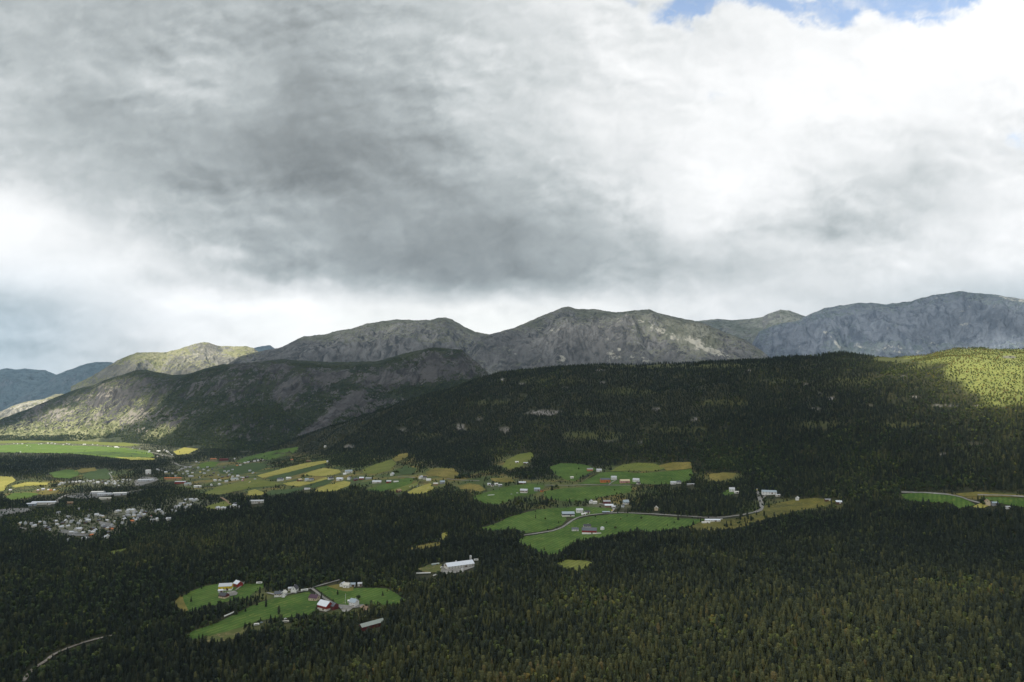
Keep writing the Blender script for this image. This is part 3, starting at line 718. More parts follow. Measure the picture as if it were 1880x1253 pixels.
    S([(432, 848), (450, 840), (480, 833), (520, 825), (548, 821), (546, 829), (520, 838), (495, 845), (470, 842), (445, 850)], 'green', "green strip climbing towards the mountain foot", "meadow")
    S([(362, 855), (382, 848), (402, 849), (395, 857), (370, 860)], 'bright', "green plot by the red roofed houses", "meadow")
    S([(400, 862), (430, 856), (470, 850), (490, 852), (488, 860), (465, 868), (430, 872), (405, 870)], 'dull', "green slope above the village", "meadow")
    S([(470, 874), (500, 866), (533, 857), (560, 851), (598, 846), (601, 850), (560, 860), (520, 870), (482, 878)], 'yellow', "long pale yellow strip field")
    S([(486, 879), (520, 870), (560, 860), (601, 851), (596, 858), (565, 867), (530, 876), (500, 882)], 'dull', "dark green strip field beside the pale yellow strip")
    S([(556, 873), (570, 866), (595, 860), (622, 863), (626, 868), (612, 873), (590, 875)], 'yellow', "rounded yellow field between hedges")
    S([(372, 908), (400, 894), (430, 888), (470, 880), (500, 885), (520, 889), (500, 893), (462, 896), (440, 901), (405, 909)], 'olive', "pale olive field right of the village")
    S([(518, 888), (545, 884), (570, 886), (598, 877), (602, 880), (578, 887), (550, 894), (528, 892)], 'yellow', "yellow field behind the row of white houses")
    S([(558, 894), (580, 887), (602, 880), (614, 881), (600, 890), (577, 897)], 'dull', "dark green field between two yellow fields")
    S([(574, 902), (600, 891), (632, 884), (644, 886), (642, 892), (620, 901), (597, 905)], 'yellow', "bright yellow field nearest the forest edge")
    S([(453, 909), (456, 902), (468, 899), (488, 906), (480, 910), (462, 911)], 'yellow', "small yellow patch behind dark trees")
    S([(488, 906), (500, 901), (530, 899), (560, 894), (555, 901), (520, 908), (496, 910)], 'dull', "dull green patch right of the small yellow patch")
    S([(665, 863), (690, 853), (720, 844), (728, 852), (715, 864), (690, 871), (668, 870)], 'olive', "olive hillside pasture left of the ochre corner")
    S([(720, 842), (735, 834), (748, 832), (750, 838), (735, 846), (726, 848)], 'ochre', "ochre corner at the top of the hillside pasture")
    S([(730, 864), (745, 855), (765, 862), (758, 872), (738, 872)], 'dull', "small green plot below the hillside pasture")
    S([(672, 900), (695, 893), (720, 886), (745, 878), (760, 879), (756, 888), (735, 896), (700, 903)], 'green', "green field with the small red barn", "meadow")
    S([(715, 901), (735, 895), (768, 886), (766, 892), (745, 902), (725, 905)], 'olive', "pale green field left of the sheep pasture")
    S([(745, 906), (760, 898), (780, 891), (790, 888), (797, 897), (785, 905), (765, 909)], 'yellow', "yellow green pasture by the forest")
    S([(780, 868), (797, 860), (832, 861), (843, 871), (832, 880), (803, 875), (787, 873)], 'ochre', "ochre field with dark bushes under the woods")
    S([(900, 879), (920, 878), (942, 882), (946, 886), (920, 887), (903, 884)], 'ochre', "thin ochre strip by the farm lane")
    S([(840, 893), (860, 888), (880, 891), (892, 900), (882, 904), (862, 899), (845, 899)], 'ochre', "ochre knoll by the white sheds")
    S([(1655, 909), (1680, 906), (1720, 908), (1755, 912), (1775, 919), (1792, 928), (1762, 934), (1745, 926), (1700, 922), (1662, 920)], 'green', "green field under the hill at the right", "meadow")
    S([(1798, 914), (1840, 914), (1890, 917), (1960, 920), (1960, 940), (1890, 934), (1850, 928), (1820, 922)], 'green', "green field cut by the right edge", "meadow")
    S([(1752, 908), (1790, 904), (1840, 908), (1900, 911), (1880, 914), (1800, 912), (1770, 913)], 'ochre', "ochre verge above the field at the right edge")
    S([(1786, 931), (1800, 925), (1815, 930), (1805, 934), (1790, 934)], 'yellow', "yellow yard left of the cream house")
    # far valley in the sun
    S([(-60, 830), (-60, 820), (0, 818), (60, 815), (120, 818), (180, 820), (232, 823), (275, 829), (284, 839), (262, 844), (225, 843), (180, 838), (130, 833), (60, 832)], 'bright', "wide flat green fields in the sunlit far valley", "meadow")
    S([(120, 831), (180, 829), (240, 832), (280, 836), (284, 839), (262, 842), (225, 839), (180, 835)], 'dull', "darker strip in the sunlit far valley fields")
    S([(210, 840), (250, 840), (285, 842), (283, 845), (240, 845)], 'yellow', "thin yellow edge of the sunlit valley fields")
    S([(-60, 816), (-60, 810), (0, 810), (60, 808), (130, 810), (180, 804), (222, 802), (225, 812), (260, 818), (232, 820), (160, 816), (80, 813)], 'olive', "yellow green slope behind the sunlit far hamlet")
    S([(318, 830), (335, 823), (360, 816), (372, 817), (366, 824), (345, 834), (325, 836)], 'yellow', "sunlit yellow green slope above the village")
    S([(90, 869), (120, 863), (142, 864), (146, 872), (130, 879), (100, 878)], 'green', "green clearing in the dark left wood", "meadow")
    S([(150, 876), (165, 866), (195, 861), (205, 872), (203, 880), (170, 881)], 'dull', "dull green field with a thin track", "meadow")
    S([(135, 866), (150, 861), (175, 859), (178, 865), (150, 869)], 'ochre', "ochre heath above the dull green field")
    S([(-40, 902), (-40, 876), (0, 875), (22, 876), (30, 883), (12, 892), (10, 900), (-5, 905)], 'yellow', "bright yellow fields at the left edge")
    S([(20, 893), (50, 886), (90, 887), (86, 891), (50, 893), (28, 896)], 'yellow', "thin yellow strip in the left wood")
    S([(8, 913), (25, 906), (50, 905), (75, 907), (55, 914), (22, 919)], 'bright', "small green field at the left", "meadow")
    S([(66, 907), (85, 900), (112, 900), (104, 906), (80, 910)], 'ochre', "ochre yard with small houses")
    S([(375, 932), (395, 925), (420, 920), (428, 928), (405, 935), (385, 936)], 'olive', "olive plot at the village edge")
    # gravel and yards
    S([(809, 1039), (822, 1043), (845, 1042), (868, 1036), (872, 1042), (850, 1050), (832, 1055), (818, 1056), (808, 1050)], 'gravel', "pale gravel yard in front of the long barn", "yard")
    S([(767, 1046), (785, 1039), (806, 1034), (812, 1040), (809, 1052), (790, 1053), (775, 1051)], 'rough', "rough grass ground left of the long barn", "yard")
    S([(416, 1089), (430, 1086), (437, 1090), (434, 1094), (422, 1096)], 'gravel', "gravel yard between the yellow barn and the brown house", "yard")
    S([(616, 1111), (640, 1113), (668, 1111), (666, 1116), (648, 1118), (640, 1124), (630, 1126), (624, 1118)], 'gravel', "gravel yard beside the white farmhouse", "yard")
    S([(662, 1116), (668, 1112), (677, 1116), (674, 1122), (664, 1123)], 'soil', "heap yard of orange soil", "yard")
    S([(-60, 945), (-10, 938), (20, 934), (50, 934), (58, 938), (40, 942), (10, 946), (-10, 953), (-60, 960)], 'yard', "pale gravel river bank at the left edge", "yard")
    S([(246, 884), (262, 876), (286, 877), (292, 882), (275, 888), (258, 893), (248, 892)], 'yard', "pale yard of the timber works", "yard")
    S([(120, 912), (150, 908), (190, 906), (205, 910), (180, 915), (140, 917)], 'yard', "grey yard by the long sheds", "yard")
    S([(110, 972), (140, 977), (165, 982), (160, 986), (130, 984), (108, 978)], 'yard', "pale street corner in the lower village", "yard")
    S([(182, 958), (205, 962), (212, 970), (196, 970), (184, 966)], 'yard', "small paved yard in the lower village", "yard")
    P = road
    P("road", [(962, 984), (990, 980), (1015, 976), (1032, 970), (1042, 963), (1050, 957), (1062, 951), (1080, 947), (1110, 944), (1140, 942.5), (1200, 945), (1260, 949), (1296, 951.5), (1330, 951), (1360, 947), (1385, 942)], 5.5, 'gravel', "pale winding road through the green meadows", 1.4)
    P("road", [(1385, 942), (1397, 938), (1399, 928), (1394, 915), (1388, 900)], 9, 'gravel', "grey road climbing to the pale hall", 1.6)
    P("road", [(1400, 917), (1408, 908), (1404, 902)], 5, 'gravel', "side road at the pale hall")
    P("road", [(571, 1081), (580, 1088), (592, 1098), (606, 1107), (620, 1113), (640, 1115), (658, 1112)], 4.5, 'gravel', "farm road past the red barn to the white farmhouse", 1.3)
    P("road", [(490, 1090), (515, 1096), (530, 1092), (560, 1086), (575, 1080), (600, 1073), (625, 1066)], 4, 'gravel', "lane along the top of the long meadow", .8)
    P("road", [(450, 1070), (442, 1078), (432, 1086)], 3, 'gravel', "track from the red shed to the yard")
    P("road", [(1000, 892), (1045, 892.5), (1080, 891), (1120, 892), (1158, 892)], 4.5, 'gravel', "lane below the orange red barn")
    P("road", [(1118, 891), (1124, 886), (1134, 881)], 4, 'gravel', "drive up to the cream barn")
    P("road", [(1066, 888), (1080, 878), (1092, 871), (1106, 866)], 4, 'rough', "hedge track up to the red cottage")
    P("road", [(1122, 942), (1128, 936), (1124, 930), (1100, 926)], 5, 'gravel', "drive to the farm above the road")
    P("road", [(1655, 905), (1700, 906), (1740, 909), (1765, 914), (1780, 920), (1800, 925)], 4.5, 'gravel', "pale track beside the right hand field")
    P("road", [(1795, 910), (1840, 911), (1900, 914), (1960, 916)], 4.5, 'gravel', "track along the right edge field")
    P("road", [(730, 877), (745, 877), (762, 878)], 4.5, 'gravel', "short piece of lane by the hillside pasture")
    P("road", [(820, 880), (835, 882), (852, 883), (880, 884)], 4.5, 'gravel', "short piece of road between dark trees")
    P("road", [(40, 1256), (60, 1231), (85, 1215), (98, 1204), (125, 1192), (150, 1183), (175, 1176), (208, 1168)], 5, 'track', "gravel forest track at the bottom left", 2.2)
    P("road", [(88, 929), (102, 922), (112, 914), (125, 909), (160, 906), (190, 903)], 9, 'gravel', "grey main road bending through the valley woods")
    P("road", [(190, 911), (210, 908), (240, 904), (262, 900)], 8, 'gravel', "grey road continuing right of the sheds")
    P("road", [(200, 869), (204, 875), (207, 881)], 4, 'gravel', "thin track down the dull green field")
    P("road", [(316, 849), (325, 853), (330, 856), (345, 858)], 8, 'gravel', "pale bend of road at the village head")
    P("road", [(325, 866), (345, 858), (360, 854)], 9, 'gravel', "pale street in the upper village")
    P("road", [(230, 826), (270, 830), (300, 836), (320, 840)], 7, 'gravel', "sunlit valley road")
    P("road", [(0, 826), (60, 824), (130, 824), (200, 824)], 5, 'gravel', "thin road across the far green fields")
    P("road", [(33, 969), (42, 971), (50, 974)], 5, 'gravel', "street end in the lower village")
    P("road", [(205, 948), (225, 945), (245, 942)], 5, 'gravel', "street crossing the lower village")
    P("road", [(405, 914), (412, 918), (420, 924), (424, 928)], 6, 'soil', "brown track at the village edge")

# ------------------------------------------------------------------ buildings
def gable(name, pu, pv, L, W, H, RH, rot, wall, roof, label, cat, group=None, base=None, windows=3, chimney=True, door=True, gable_mat=None, keep=True, stretch=1.0):
    """L along the ridge, W across, H eaves, RH ridge rise; rot = degrees of the ridge from the view's right; base = lower band colour"""
    p = hit(pu, pv)[0]
    cx, cy = p[0], p[1]
    z = float(ground_z(np.array([cx]), np.array([cy]))[0]) + 1.1
    e = empty(name, (cx, cy, z), R(rot)); tag(e, label, cat, group)
    hb = 0.0
    if base:
        hb = min(2.3, H * .42)
        MB().box(-L / 2, L / 2, -W / 2, W / 2, -3.5, hb).mesh("foundation", pm(base), e)
    lo = hb if base else -3.5
    MB().prism([(-W / 2 - .06, lo), (W / 2 + .06, lo), (W / 2 + .06, H), (0, H + RH), (-W / 2 - .06, H)], -L / 2 - .06, L / 2 + .06).mesh("wall", pm(wall, 1.4), e)
    o = .55; th = .28; s = RH / (W / 2)
    rf = MB().prism([(-W / 2 - o, H - o * s), (0, H + RH), (W / 2 + o, H - o * s), (W / 2 + o, H - o * s + th), (0, H + RH + th), (-W / 2 - o, H - o * s + th)], -L / 2 - o, L / 2 + o).mesh("roof", pm(roof, .9), e)
    if chimney:
        MB().box(L * .12, L * .12 + .9, .3, 1.2, H + RH * .6, H + RH + 1.3).mesh("chimney", pm("grey"), rf)
    if windows:
        for side in (-1, 1):
            for i in range(windows):
                x = -L / 2 + L * (i + .5) / windows
                for fl in ([0] if H - hb < 4.6 else [0, 1]):
                    zc = hb + (.9 if H - hb > 2.4 else .5) + fl * 2.6
                    y = side * (W / 2 + .06)
                    w_ = MB().box(x - .65, x + .65, min(y, y + side * .1), max(y, y + side * .1), zc, zc + 1.2).mesh("window", pm("glass"), e)
                    if cat == "house" and L < 20:
                        MB().box(x - .8, x + .8, min(y, y + side * .05), max(y, y + side * .05), zc - .15, zc + 1.35).mesh("frame", pm("white"), w_)
        for sx in (-1, 1):
            x = sx * (L / 2 + .06)
            MB().box(min(x, x + sx * .1), max(x, x + sx * .1), -.7, .7, H - .6, H + .7).mesh("window", pm("glass"), e)
    if door:
        y = -(W / 2 + .06); x = L * .18
        dw = 1.0 if cat == "house" else 3.2
        MB().box(x - dw / 2, x + dw / 2, y - .12, y, 0.0 if base else -.4, min(H - .3, 2.1 if cat == "house" else 3.2)).mesh("door", pm("brown" if wall != "brown" else "offwhite"), e)
    if keep:
        r = math.hypot(cx, cy); k = F_PX / r
        w_ = (abs(L * math.cos(R(rot))) + abs(W * math.sin(R(rot)))) * k
        keep_rect(pu, pv + 2, w_ + 2, (H + RH) * k + 2)
    return e

def vehicle(pu, pv, rot, L, H, colr, label, cat="car", name="parked_car", group=None):
    p = hit(pu, pv)[0]; W = 1.9 if L < 6 else 2.4
    e = empty(name, (p[0], p[1], p[2] + 1.3), R(rot)); tag(e, label, cat, group)
    z0 = .35
    if L < 6:
        MB().prism([(-L / 2, z0), (L / 2, z0), (L / 2, .85), (L * .28, .95), (L * .14, H), (-L * .3, H), (-L * .44, .95), (-L / 2, .9)], -W / 2, W / 2).mesh("body", pm(colr), e).rotation_euler = (0, 0, -math.pi / 2)
        MB().box(-L * .26, L * .1, -W / 2 - .02, W / 2 + .02, 1.0, H - .12).mesh("window", pm("glass"), e)
    else:
        MB().box(-L / 2, L / 2, -W / 2, W / 2, z0 + .1, H).mesh("body", pm(colr), e)
        MB().box(-L * .3, L * .3, -W / 2 - .03, -W / 2, H * .5, H * .8).mesh("window", pm("glass"), e)
    for sx in (-.32, .32):
        for sy in (-1, 1):
            MB().lathe([(.36, -.12), (.36, .12)], 0, 0, 10, 'y').mesh("wheel", pm("dark"), e).location = (sx * L, sy * (W / 2 - .1), .36)
    keep_rect(pu, pv + 1, L * F_PX / math.hypot(p[0], p[1]) + 2, 3)
    return e

BALE = None
def bales(u0, v0, u1, v1, n, label, group):
    global BALE
    w = hit([u0, u1], [v0, v1])
    for i in range(n):
        t = i / max(1, n - 1); q = w[0] * (1 - t) + w[1] * t
        if BALE is None:
            BALE = MB().lathe([(.3, -.64), (.7, -.6), (.78, -.45), (.78, .45), (.7, .6), (.3, .64)], 0, 0, 12, 'y').mesh("hay_bale", pm("white"), None, True); o = BALE
        else:
            o = BALE.copy(); col.objects.link(o)
        o.location = (q[0], q[1], float(ground_z(q[:1], q[1:2])[0]) + 1.1 + .78)
        d = w[1] - w[0]; o.rotation_euler = (0, 0, math.atan2(d[1], d[0]) + math.pi / 2 + random.uniform(-.2, .2)); s = random.uniform(.95, 1.1); o.scale = (s * 1.25, s * 1.1, s * 1.25)
        tag(o, label, "hay bale", group)
    k = F_PX / np.hypot(*w[0][:2])
    n_ = 6
    for i in range(n_ + 1):
        t = i / n_; keep_rect(u0 + (u1 - u0) * t, v0 + (v1 - v0) * t + 1, abs(u1 - u0) / n_ + 3, 2.5 * k + 2)

def silo(pu, pv, r, h, colr, label, dome=True, cat="silo", name="silo"):
    p = hit(pu, pv)[0]
    e = empty(name, (p[0], p[1], p[2] + .9)); tag(e, label, cat)
    MB().lathe([(r, -2), (r, h)], 0, 0, 18).mesh("tank", pm(colr), e, False)
    MB().lathe([(r * 1.04, h), (r * .8, h + r * .35), (r * .4, h + r * .55), (.05, h + r * .62)], 0, 0, 18).mesh("roof", pm("lightgrey"), e, True)
    k = F_PX / math.hypot(p[0], p[1]); keep_rect(pu, pv + 1, 2 * r * k + 2, (h + r) * k + 2)

def build_farms():
    G = gable
    G("barn", 414.5, 1084, 20, 11, 6.8, 3.4, 9, "yellow", "lightgrey", "yellow barn with pale grey metal roof and white lower wall", "barn", None, "white", 4, False)
    G("barn", 437, 1077, 12, 10, 4.6, 3.8, -38, "red", "palemetal", "small red barn with pale roof behind the yellow barn", "barn", None, None, 2, False)
    G("farmhouse", 411, 1098, 13, 9, 3.6, 3.3, -22, "darkred", "charcoal", "dark red house with black roof in front of the yellow barn", "house", None, "cream", 3)
    G("shed", 405, 1088, 7, 5, 2.6, 1.2, 20, "offwhite", "palemetal", "small white shed squeezed between yellow barn and dark red house", "shed", None, None, 1, False)
    G("farmhouse", 511, 1095, 11, 8, 3.6, 3.0, 8, "cream", "slate", "cream house with slate roof at the left end of the lane", "house", None, "white", 3)
    G("farmhouse", 521, 1094, 9, 7.5, 4.2, 2.6, 84, "white", "offwhite", "white house with rounded pale gable beside the cream house", "house", None, None, 2)
    G("farmhouse", 541, 1088, 9, 9, 5.4, 4.6, 80, "white", "charcoal", "white house with tall steep gable on the lane", "house", None, None, 2)
    G("garage", 533, 1084, 6, 5, 2.6, 1.4, 10, "offwhite", "lightgrey", "little pale garage behind the steep gabled white house", "garage", None, None, 1, False)
    G("farmhouse", 577, 1102, 14, 10, 3.4, 3.8, -18, "cream", "purple", "cream house with dark purple roof beside the farm road", "house", None, None, 4)
    G("barn", 597, 1119, 19, 14, 6.2, 5.2, -33, "red", "palemetal", "large red barn with white metal roof and white base", "barn", None, "offwhite", 4, False)
    G("barn", 611, 1118, 13, 10, 4.6, 3.6, -33, "darkred", "slate", "lower dark roofed wing building right of the large red barn", "barn", None, None, 2, False)
    G("farmhouse", 650, 1113, 11, 9.5, 5.8, 3.8, -28, "white", "bluegrey", "two storey white farmhouse with blue grey roof by the flagpole", "house", None, None, 3)
    G("shed", 641, 1107, 3.5, 3, 2.3, 1.0, 0, "white", "white", "tiny white shed at the left wall of the white farmhouse", "shed", None, None, 0, False)
    G("shed", 629, 1077, 8, 6, 3.4, 2.2, 70, "white", "lightgrey", "white gabled shed left of three above the meadow", "shed", None, None, 1, False)
    G("farmhouse", 637, 1079, 10, 8, 3.8, 2.8, -15, "white", "offwhite", "white cottage in the middle of the three above the meadow", "house", None, None, 2)
    G("shed", 647, 1077, 9, 6, 3, 1.8, 5, "lightgrey", "bluegrey", "grey roofed shed right of the white cottage above the meadow", "shed", None, None, 1, False)
    G("shed", 661, 1076, 7, 5, 3, 1.6, 10, "offwhite", "lightgrey", "pale shed at the trees right of the meadow lane", "shed", None, None, 1, False)
    G("barn", 682, 1152, 34, 10, 4, 3.0, 42, "darkred", "greenroof", "long dark red barn with pale green roof half hidden by spruces", "barn", None, None, 6, False, keep=False)
    keep_poly([(661, 1152), (664, 1145), (680, 1139), (700, 1134), (703, 1136), (684, 1145), (668, 1152)], HARD)
    vehicle(476, 1073.5, 10, 9.5, 2.9, "white", "white caravan parked right of the small red barn", "caravan", "caravan")
    vehicle(559, 1087, 22, 11, 3.0, "white", "long white trailer parked on the lane", "trailer", "trailer")
    vehicle(471, 1150, 18, 7, 2.4, "white", "white caravan at the lower edge of the long meadow", "caravan", "caravan")
    vehicle(480, 1146, 60, 4.4, 1.6, "bluegrey", "blue grey car beside the caravan below the long meadow", "car")
    vehicle(524, 1145, 18, 9, 2.4, "offwhite", "off white trailer among bushes below the long meadow", "trailer", "trailer")
    vehicle(524, 1139, 60, 4.2, 1.7, "white", "white car above the trailer among the bushes", "car")
    vehicle(520, 1099, 5, 4.4, 1.6, "white", "white car in front of the house with the rounded gable", "car")
    vehicle(627, 1119, 70, 4.4, 1.6, "grey", "grey car on the gravel yard by the red barn", "car")
    bales(412.5, 1134, 428.5, 1127, 13, "white wrapped bale in the straight row on the long meadow", "bales in a row on the long meadow")
    # flagpole
    p = hit(634, 1109)[0]; e = empty("flagpole", (p[0], p[1], p[2] + .9)); tag(e, "white flagpole left of the white farmhouse", "flagpole")
    MB().lathe([(.22, -1), (.13, 14)], 0, 0, 8).mesh("pole", pm("white"), e); MB().lathe([(.05, 14), (.3, 14.15), (.3, 14.4), (.05, 14.6)], 0, 0, 8).mesh("finial", pm("yellow"), e)
    MB().box(-.5, .5, -.5, .5, -.6, .25).mesh("base", pm("grey"), e)
    keep_rect(634, 1109, 3, 18)
    # long barn in the forest
    b = G("cowshed", 843, 1042, 50, 18, 4.8, 4.4, 27, "offwhite", "palemetal", "long white barn with pale blue metal roof alone in the dark forest", "barn", None, None, 9, False)
    MB().prism([(-5.5, 4.2), (5.5, 4.2), (0, 7.6)], -25.3, -25.1).mesh("gable_board", pm("brown"), b)
    MB().box(-6, -4.8, 1, 2.2, 8, 11.2).mesh("vent", pm("white"), b)
    silo(864, 1029, 2.0, 7, "white", "white silo at the far end of the long barn")
    silo(849, 1050, 1.7, 4.5, "white", "short white tank on the yard side of the long barn", True, "tank", "feed_tank")
    vehicle(874, 1031, 5, 8, 3, "white", "white truck beyond the long barn", "truck", "truck")
    vehicle(811, 1044, 40, 4.6, 1.9, "white", "white car at the left gable of the long barn", "car")
    vehicle(813, 1041, 40, 4.6, 1.9, "dark", "black car behind the white one at the long barn", "car")
    bales(765, 1055, 790, 1054, 22, "white wrapped bale in the row at the clearing left of the long barn", "bales left of the long barn")
    bales(796, 1059, 802, 1057, 6, "white wrapped bale in the short pile below the clearing", "bales in a short pile")
    G("shed", 799, 1038, 13, 6, 1.6, .8, 27, "bluegrey", "greenroof", "low green roofed shed left of the long barn", "shed", None, None, 0, False)
    # farms in the middle
    G("barn", 1043, 948, 28, 13, 5.5, 3.8, 3, "slate", "bluegrey", "dark barn with pale blue grey roof left of the white farmhouse on the bend", "barn", None, "offwhite", 3, False)
    G("farmhouse", 1064, 941.5, 15, 9, 5.6, 3.0, 5, "white", "lightgrey", "white farmhouse between the dark barn and the bend of the road", "house", None, None, 4)
    G("garage", 1078, 943, 12, 7, 3.4, 2.2, 2, "white", "charcoal", "white garage with black roof right of that farmhouse", "garage", None, None, 1, False)
    G("shed", 1071, 946, 9, 5, 2.2, 1, 5, "white", "white", "low white shed in front of the black roofed garage", "shed", None, None, 0, False)
    G("barn", 1082, 980, 30, 13, 6.4, 5.0, -9, "red", "slate", "big red barn with dark roof and white base in the green meadow", "barn", None, "white", 5, False)
    G("farmhouse", 1078, 971, 15, 9, 5, 3.4, 4, "offwhite", "charcoal", "black roofed house just behind the big red barn", "house", None, None, 4)
    G("farmhouse", 1056, 975, 14, 8, 3.2, 2.4, -5, "white", "slate", "low white house left of the big red barn", "house", None, None, 4)
    silo(1106, 973, 4.2, 3.2, "white", "round white tank right of the big red barn", True, "tank", "slurry_tank")
    bales(1090, 981.5, 1103, 981, 12, "white wrapped bale in the row beside the big red barn", "bales beside the big red barn")
    G("farmhouse", 1085, 924, 8, 7, 4, 2.8, 70, "white", "lightgrey", "small white gabled house at the left of the farm above the road", "house", None, None, 2)
    G("farmhouse", 1092, 925, 10, 7, 3, 2.2, 5, "white", "offwhite", "white low house right of the small gabled one", "house", None, None, 2)
    G("barn", 1114, 925, 17, 9, 4.5, 2.8, 2, "darkred", "grey", "dark red barn behind the pale roofed shed above the road", "barn", None, None, 2, False)
    G("barn", 1118, 931, 20, 9, 3.0, 2.6, -4, "wood", "palemetal", "shed with long pale roof in front of the dark red barn", "barn", None, None, 2, False)
    G("garage", 1127, 933, 9, 7, 2.6, 2.0, -30, "grey", "lightgrey", "grey garage at the end of the pale roofed shed", "garage", None, None, 1, False)
    G("shed", 1112.5, 943, 16, 7, 2.8, 1.2, 0, "slate", "bluegrey", "grey flat shed directly above the winding road", "shed", None, None, 0, False)
    vehicle(1124, 939, 30, 5, 1.9, "yellow", "yellow van at the farm drive", "van", "parked_van")
    G("farmhouse", 1149, 926, 13, 10, 5, 4.2, 8, "bluegrey", "bluegrey", "blue grey house with steep roof among bushes", "house", None, "offwhite", 3)
    G("farmhouse", 1144, 931, 8, 6, 3, 2, 60, "lightgrey", "slate", "little grey house below the blue grey one", "house", None, None, 2)
    G("farmhouse", 1205, 937, 10, 8, 4, 4, 75, "cream", "offwhite", "pale cream gabled house alone by the forest edge above the road", "house", None, None, 2)
    G("farmhouse", 1083, 865, 17, 10, 4.2, 3, 3, "orange", "grey", "orange red cottage high on the meadow", "house", None, None, 3)
    G("farmhouse", 1100, 866, 15, 9, 4, 2.8, -10, "white", "lightgrey", "white house right of the orange red cottage", "house", None, None, 3)
    G("barn", 1111, 886, 27, 12, 7, 3.6, 2, "orange", "slate", "large orange red barn with slate roof beside the lane", "barn", None, None, 6, False)
    G("farmhouse", 1127, 881, 15, 10, 6, 3.2, 0, "white", "lightgrey", "two storey white house right of the large orange red barn", "house", None, None, 4)
    G("barn", 1147, 887, 26, 11, 5, 3.8, 6, "pink", "cream", "pinkish barn with cream roof between two white houses", "barn", None, None, 5, False)
    G("farmhouse", 1168, 885, 17, 10, 5, 3.6, -20, "white", "lightgrey", "white house right of the pinkish barn", "house", None, None, 3)
    G("garage", 1172, 889, 10, 7, 3, 2, -5, "offwhite", "charcoal", "pale garage in front of the white house beside the pinkish barn", "garage", None, None, 1, False)
    G("farmhouse", 1236, 889, 14, 8, 3.5, 2.6, 0, "white", "lightgrey", "white house left of a pair behind small spruces", "house", None, None, 3)
    G("farmhouse", 1246, 888, 12, 8, 3.6, 2.6, 0, "white", "slate", "slate roofed white house right of the pair behind small spruces", "house", None, None, 3)
    G("shed", 1268, 891, 20, 4, 2, .8, 12, "gravelpad", "lightgrey", "low grey shed where the pale lane leaves the wood", "shed", None, None, 0, False)
    G("farmhouse", 1344, 903, 13, 10, 5.4, 4, -12, "white", "lightgrey", "lone white house on a little lawn at the dark wood", "house", None, None, 3)
    G("shed", 1352, 906, 11, 6, 2.8, 1.6, -10, "white", "offwhite", "white outhouse right of the lone white house", "shed", None, None, 1, False)
    G("hall", 1412, 907, 34, 16, 4.6, 3.2, -14, "white", "bluegrey", "wide white hall with blue grey roof at the top of the grey road", "hall", None, None, 5, False)
    G("shed", 1428, 911, 10, 6, 2.2, 1, -10, "offwhite", "lightgrey", "small low shed at the right end of the wide hall", "shed", None, None, 0, False)
    G("hall", 1308, 958, 32, 9, 2.8, 1.8, 0, "offwhite", "palemetal", "long low white building at the junction of meadow and marsh", "hall", None, None, 6, False)
    G("shed", 1296, 961, 17, 4, 1.6, .6, -4, "white", "white", "flat white shed left of the long low building", "shed", None, None, 0, False)
    vehicle(1325, 955, 0, 5, 2, "white", "white van at the right end of the long low building", "van", "parked_van")
    silo(1390, 901, 2.0, 2.5, "yellow", "yellow tank where the grey road ends", True, "tank", "fuel_tank")
    G("barn", 962, 905, 19, 11, 5.4, 3.6, -12, "brown", "lightgrey", "brown barn with light grey roof on the meadow knoll", "barn", None, "offwhite", 3, False)
    G("barn", 986, 902, 15, 9, 4.6, 3.2, 3, "grey", "bluegrey", "grey barn right of the brown one on the meadow knoll", "barn", None, None, 2, False)
    G("shed", 995, 903, 9, 5, 2.4, 1.6, 0, "orange", "brown", "orange brown shed at the right of the grey barn", "shed", None, None, 0, False)
    bales(896, 911, 907, 910, 9, "white wrapped bale in the row on the meadow left of the brown barn", "bales on the small meadow")
    vehicle(950, 907, 10, 5, 2, "white", "white van left of the brown barn", "van", "parked_van")
    vehicle(939, 909, 0, 4.5, 1.6, "lightgrey", "silver car by the bush left of the brown barn", "car")
    G("farmhouse", 959, 889, 19, 9, 3.4, 2.4, -3, "brown", "palemetal", "brown house with white roof at the top of the small meadow", "house", None, None, 3)
    for i, (x, w_, c1, c2, t) in enumerate(((898, 9, "white", "lightgrey", "first"), (904, 8, "offwhite", "charcoal", "second"), (911, 9, "white", "white", "third"), (918, 10, "grey", "lightgrey", "fourth"))):
        G("shed", x, 891 + (i % 2) * 2.2, w_, 6, 3, 1.6, 10 * i - 10, c1, c2, "%s from the left of four small sheds on the yard by the ochre knoll" % t, "shed", None, None, 1, False)
    G("hut", 949, 850.5, 11, 7, 3, 2, 0, "offwhite", "white", "pale hut on the olive clearing, the left one of two", "hut", None, None, 1, False)
    G("hut", 965, 852, 14, 6, 2.4, 1.6, 0, "brown", "lightgrey", "brown hut on the olive clearing, the right one of two", "hut", None, None, 1, False)
    G("farmhouse", 1050, 879, 9, 7, 3, 2, 0, "offwhite", "offwhite", "tiny pale house at the bottom of the steep meadow", "house", None, None, 1)
    G("farmhouse", 1813, 926, 13, 9, 5, 4, 60, "cream", "tan", "cream gabled house near the right edge", "house", None, None, 2)
    G("garage", 1826, 927, 12, 7, 3, 2, 0, "grey", "bluegrey", "grey garage right of the cream gabled house", "garage", None, None, 1, False)
    G("shed", 1850, 934, 8, 5, 2.6, 1.2, 0, "white", "lightgrey", "white shed at the big tree near the right edge", "shed", None, None, 0, False)
    G("farmhouse", 1540, 925, 12, 8, 3.4, 2.6, -15, "brown", "palemetal", "brown cabin with white roof in the scrub behind the forest edge", "cabin", None, None, 2)
    G("farmhouse", 1464, 918, 10, 7, 3.6, 2.6, 60, "white", "white", "small white cabin at the far rim of the marsh", "cabin", None, None, 1)
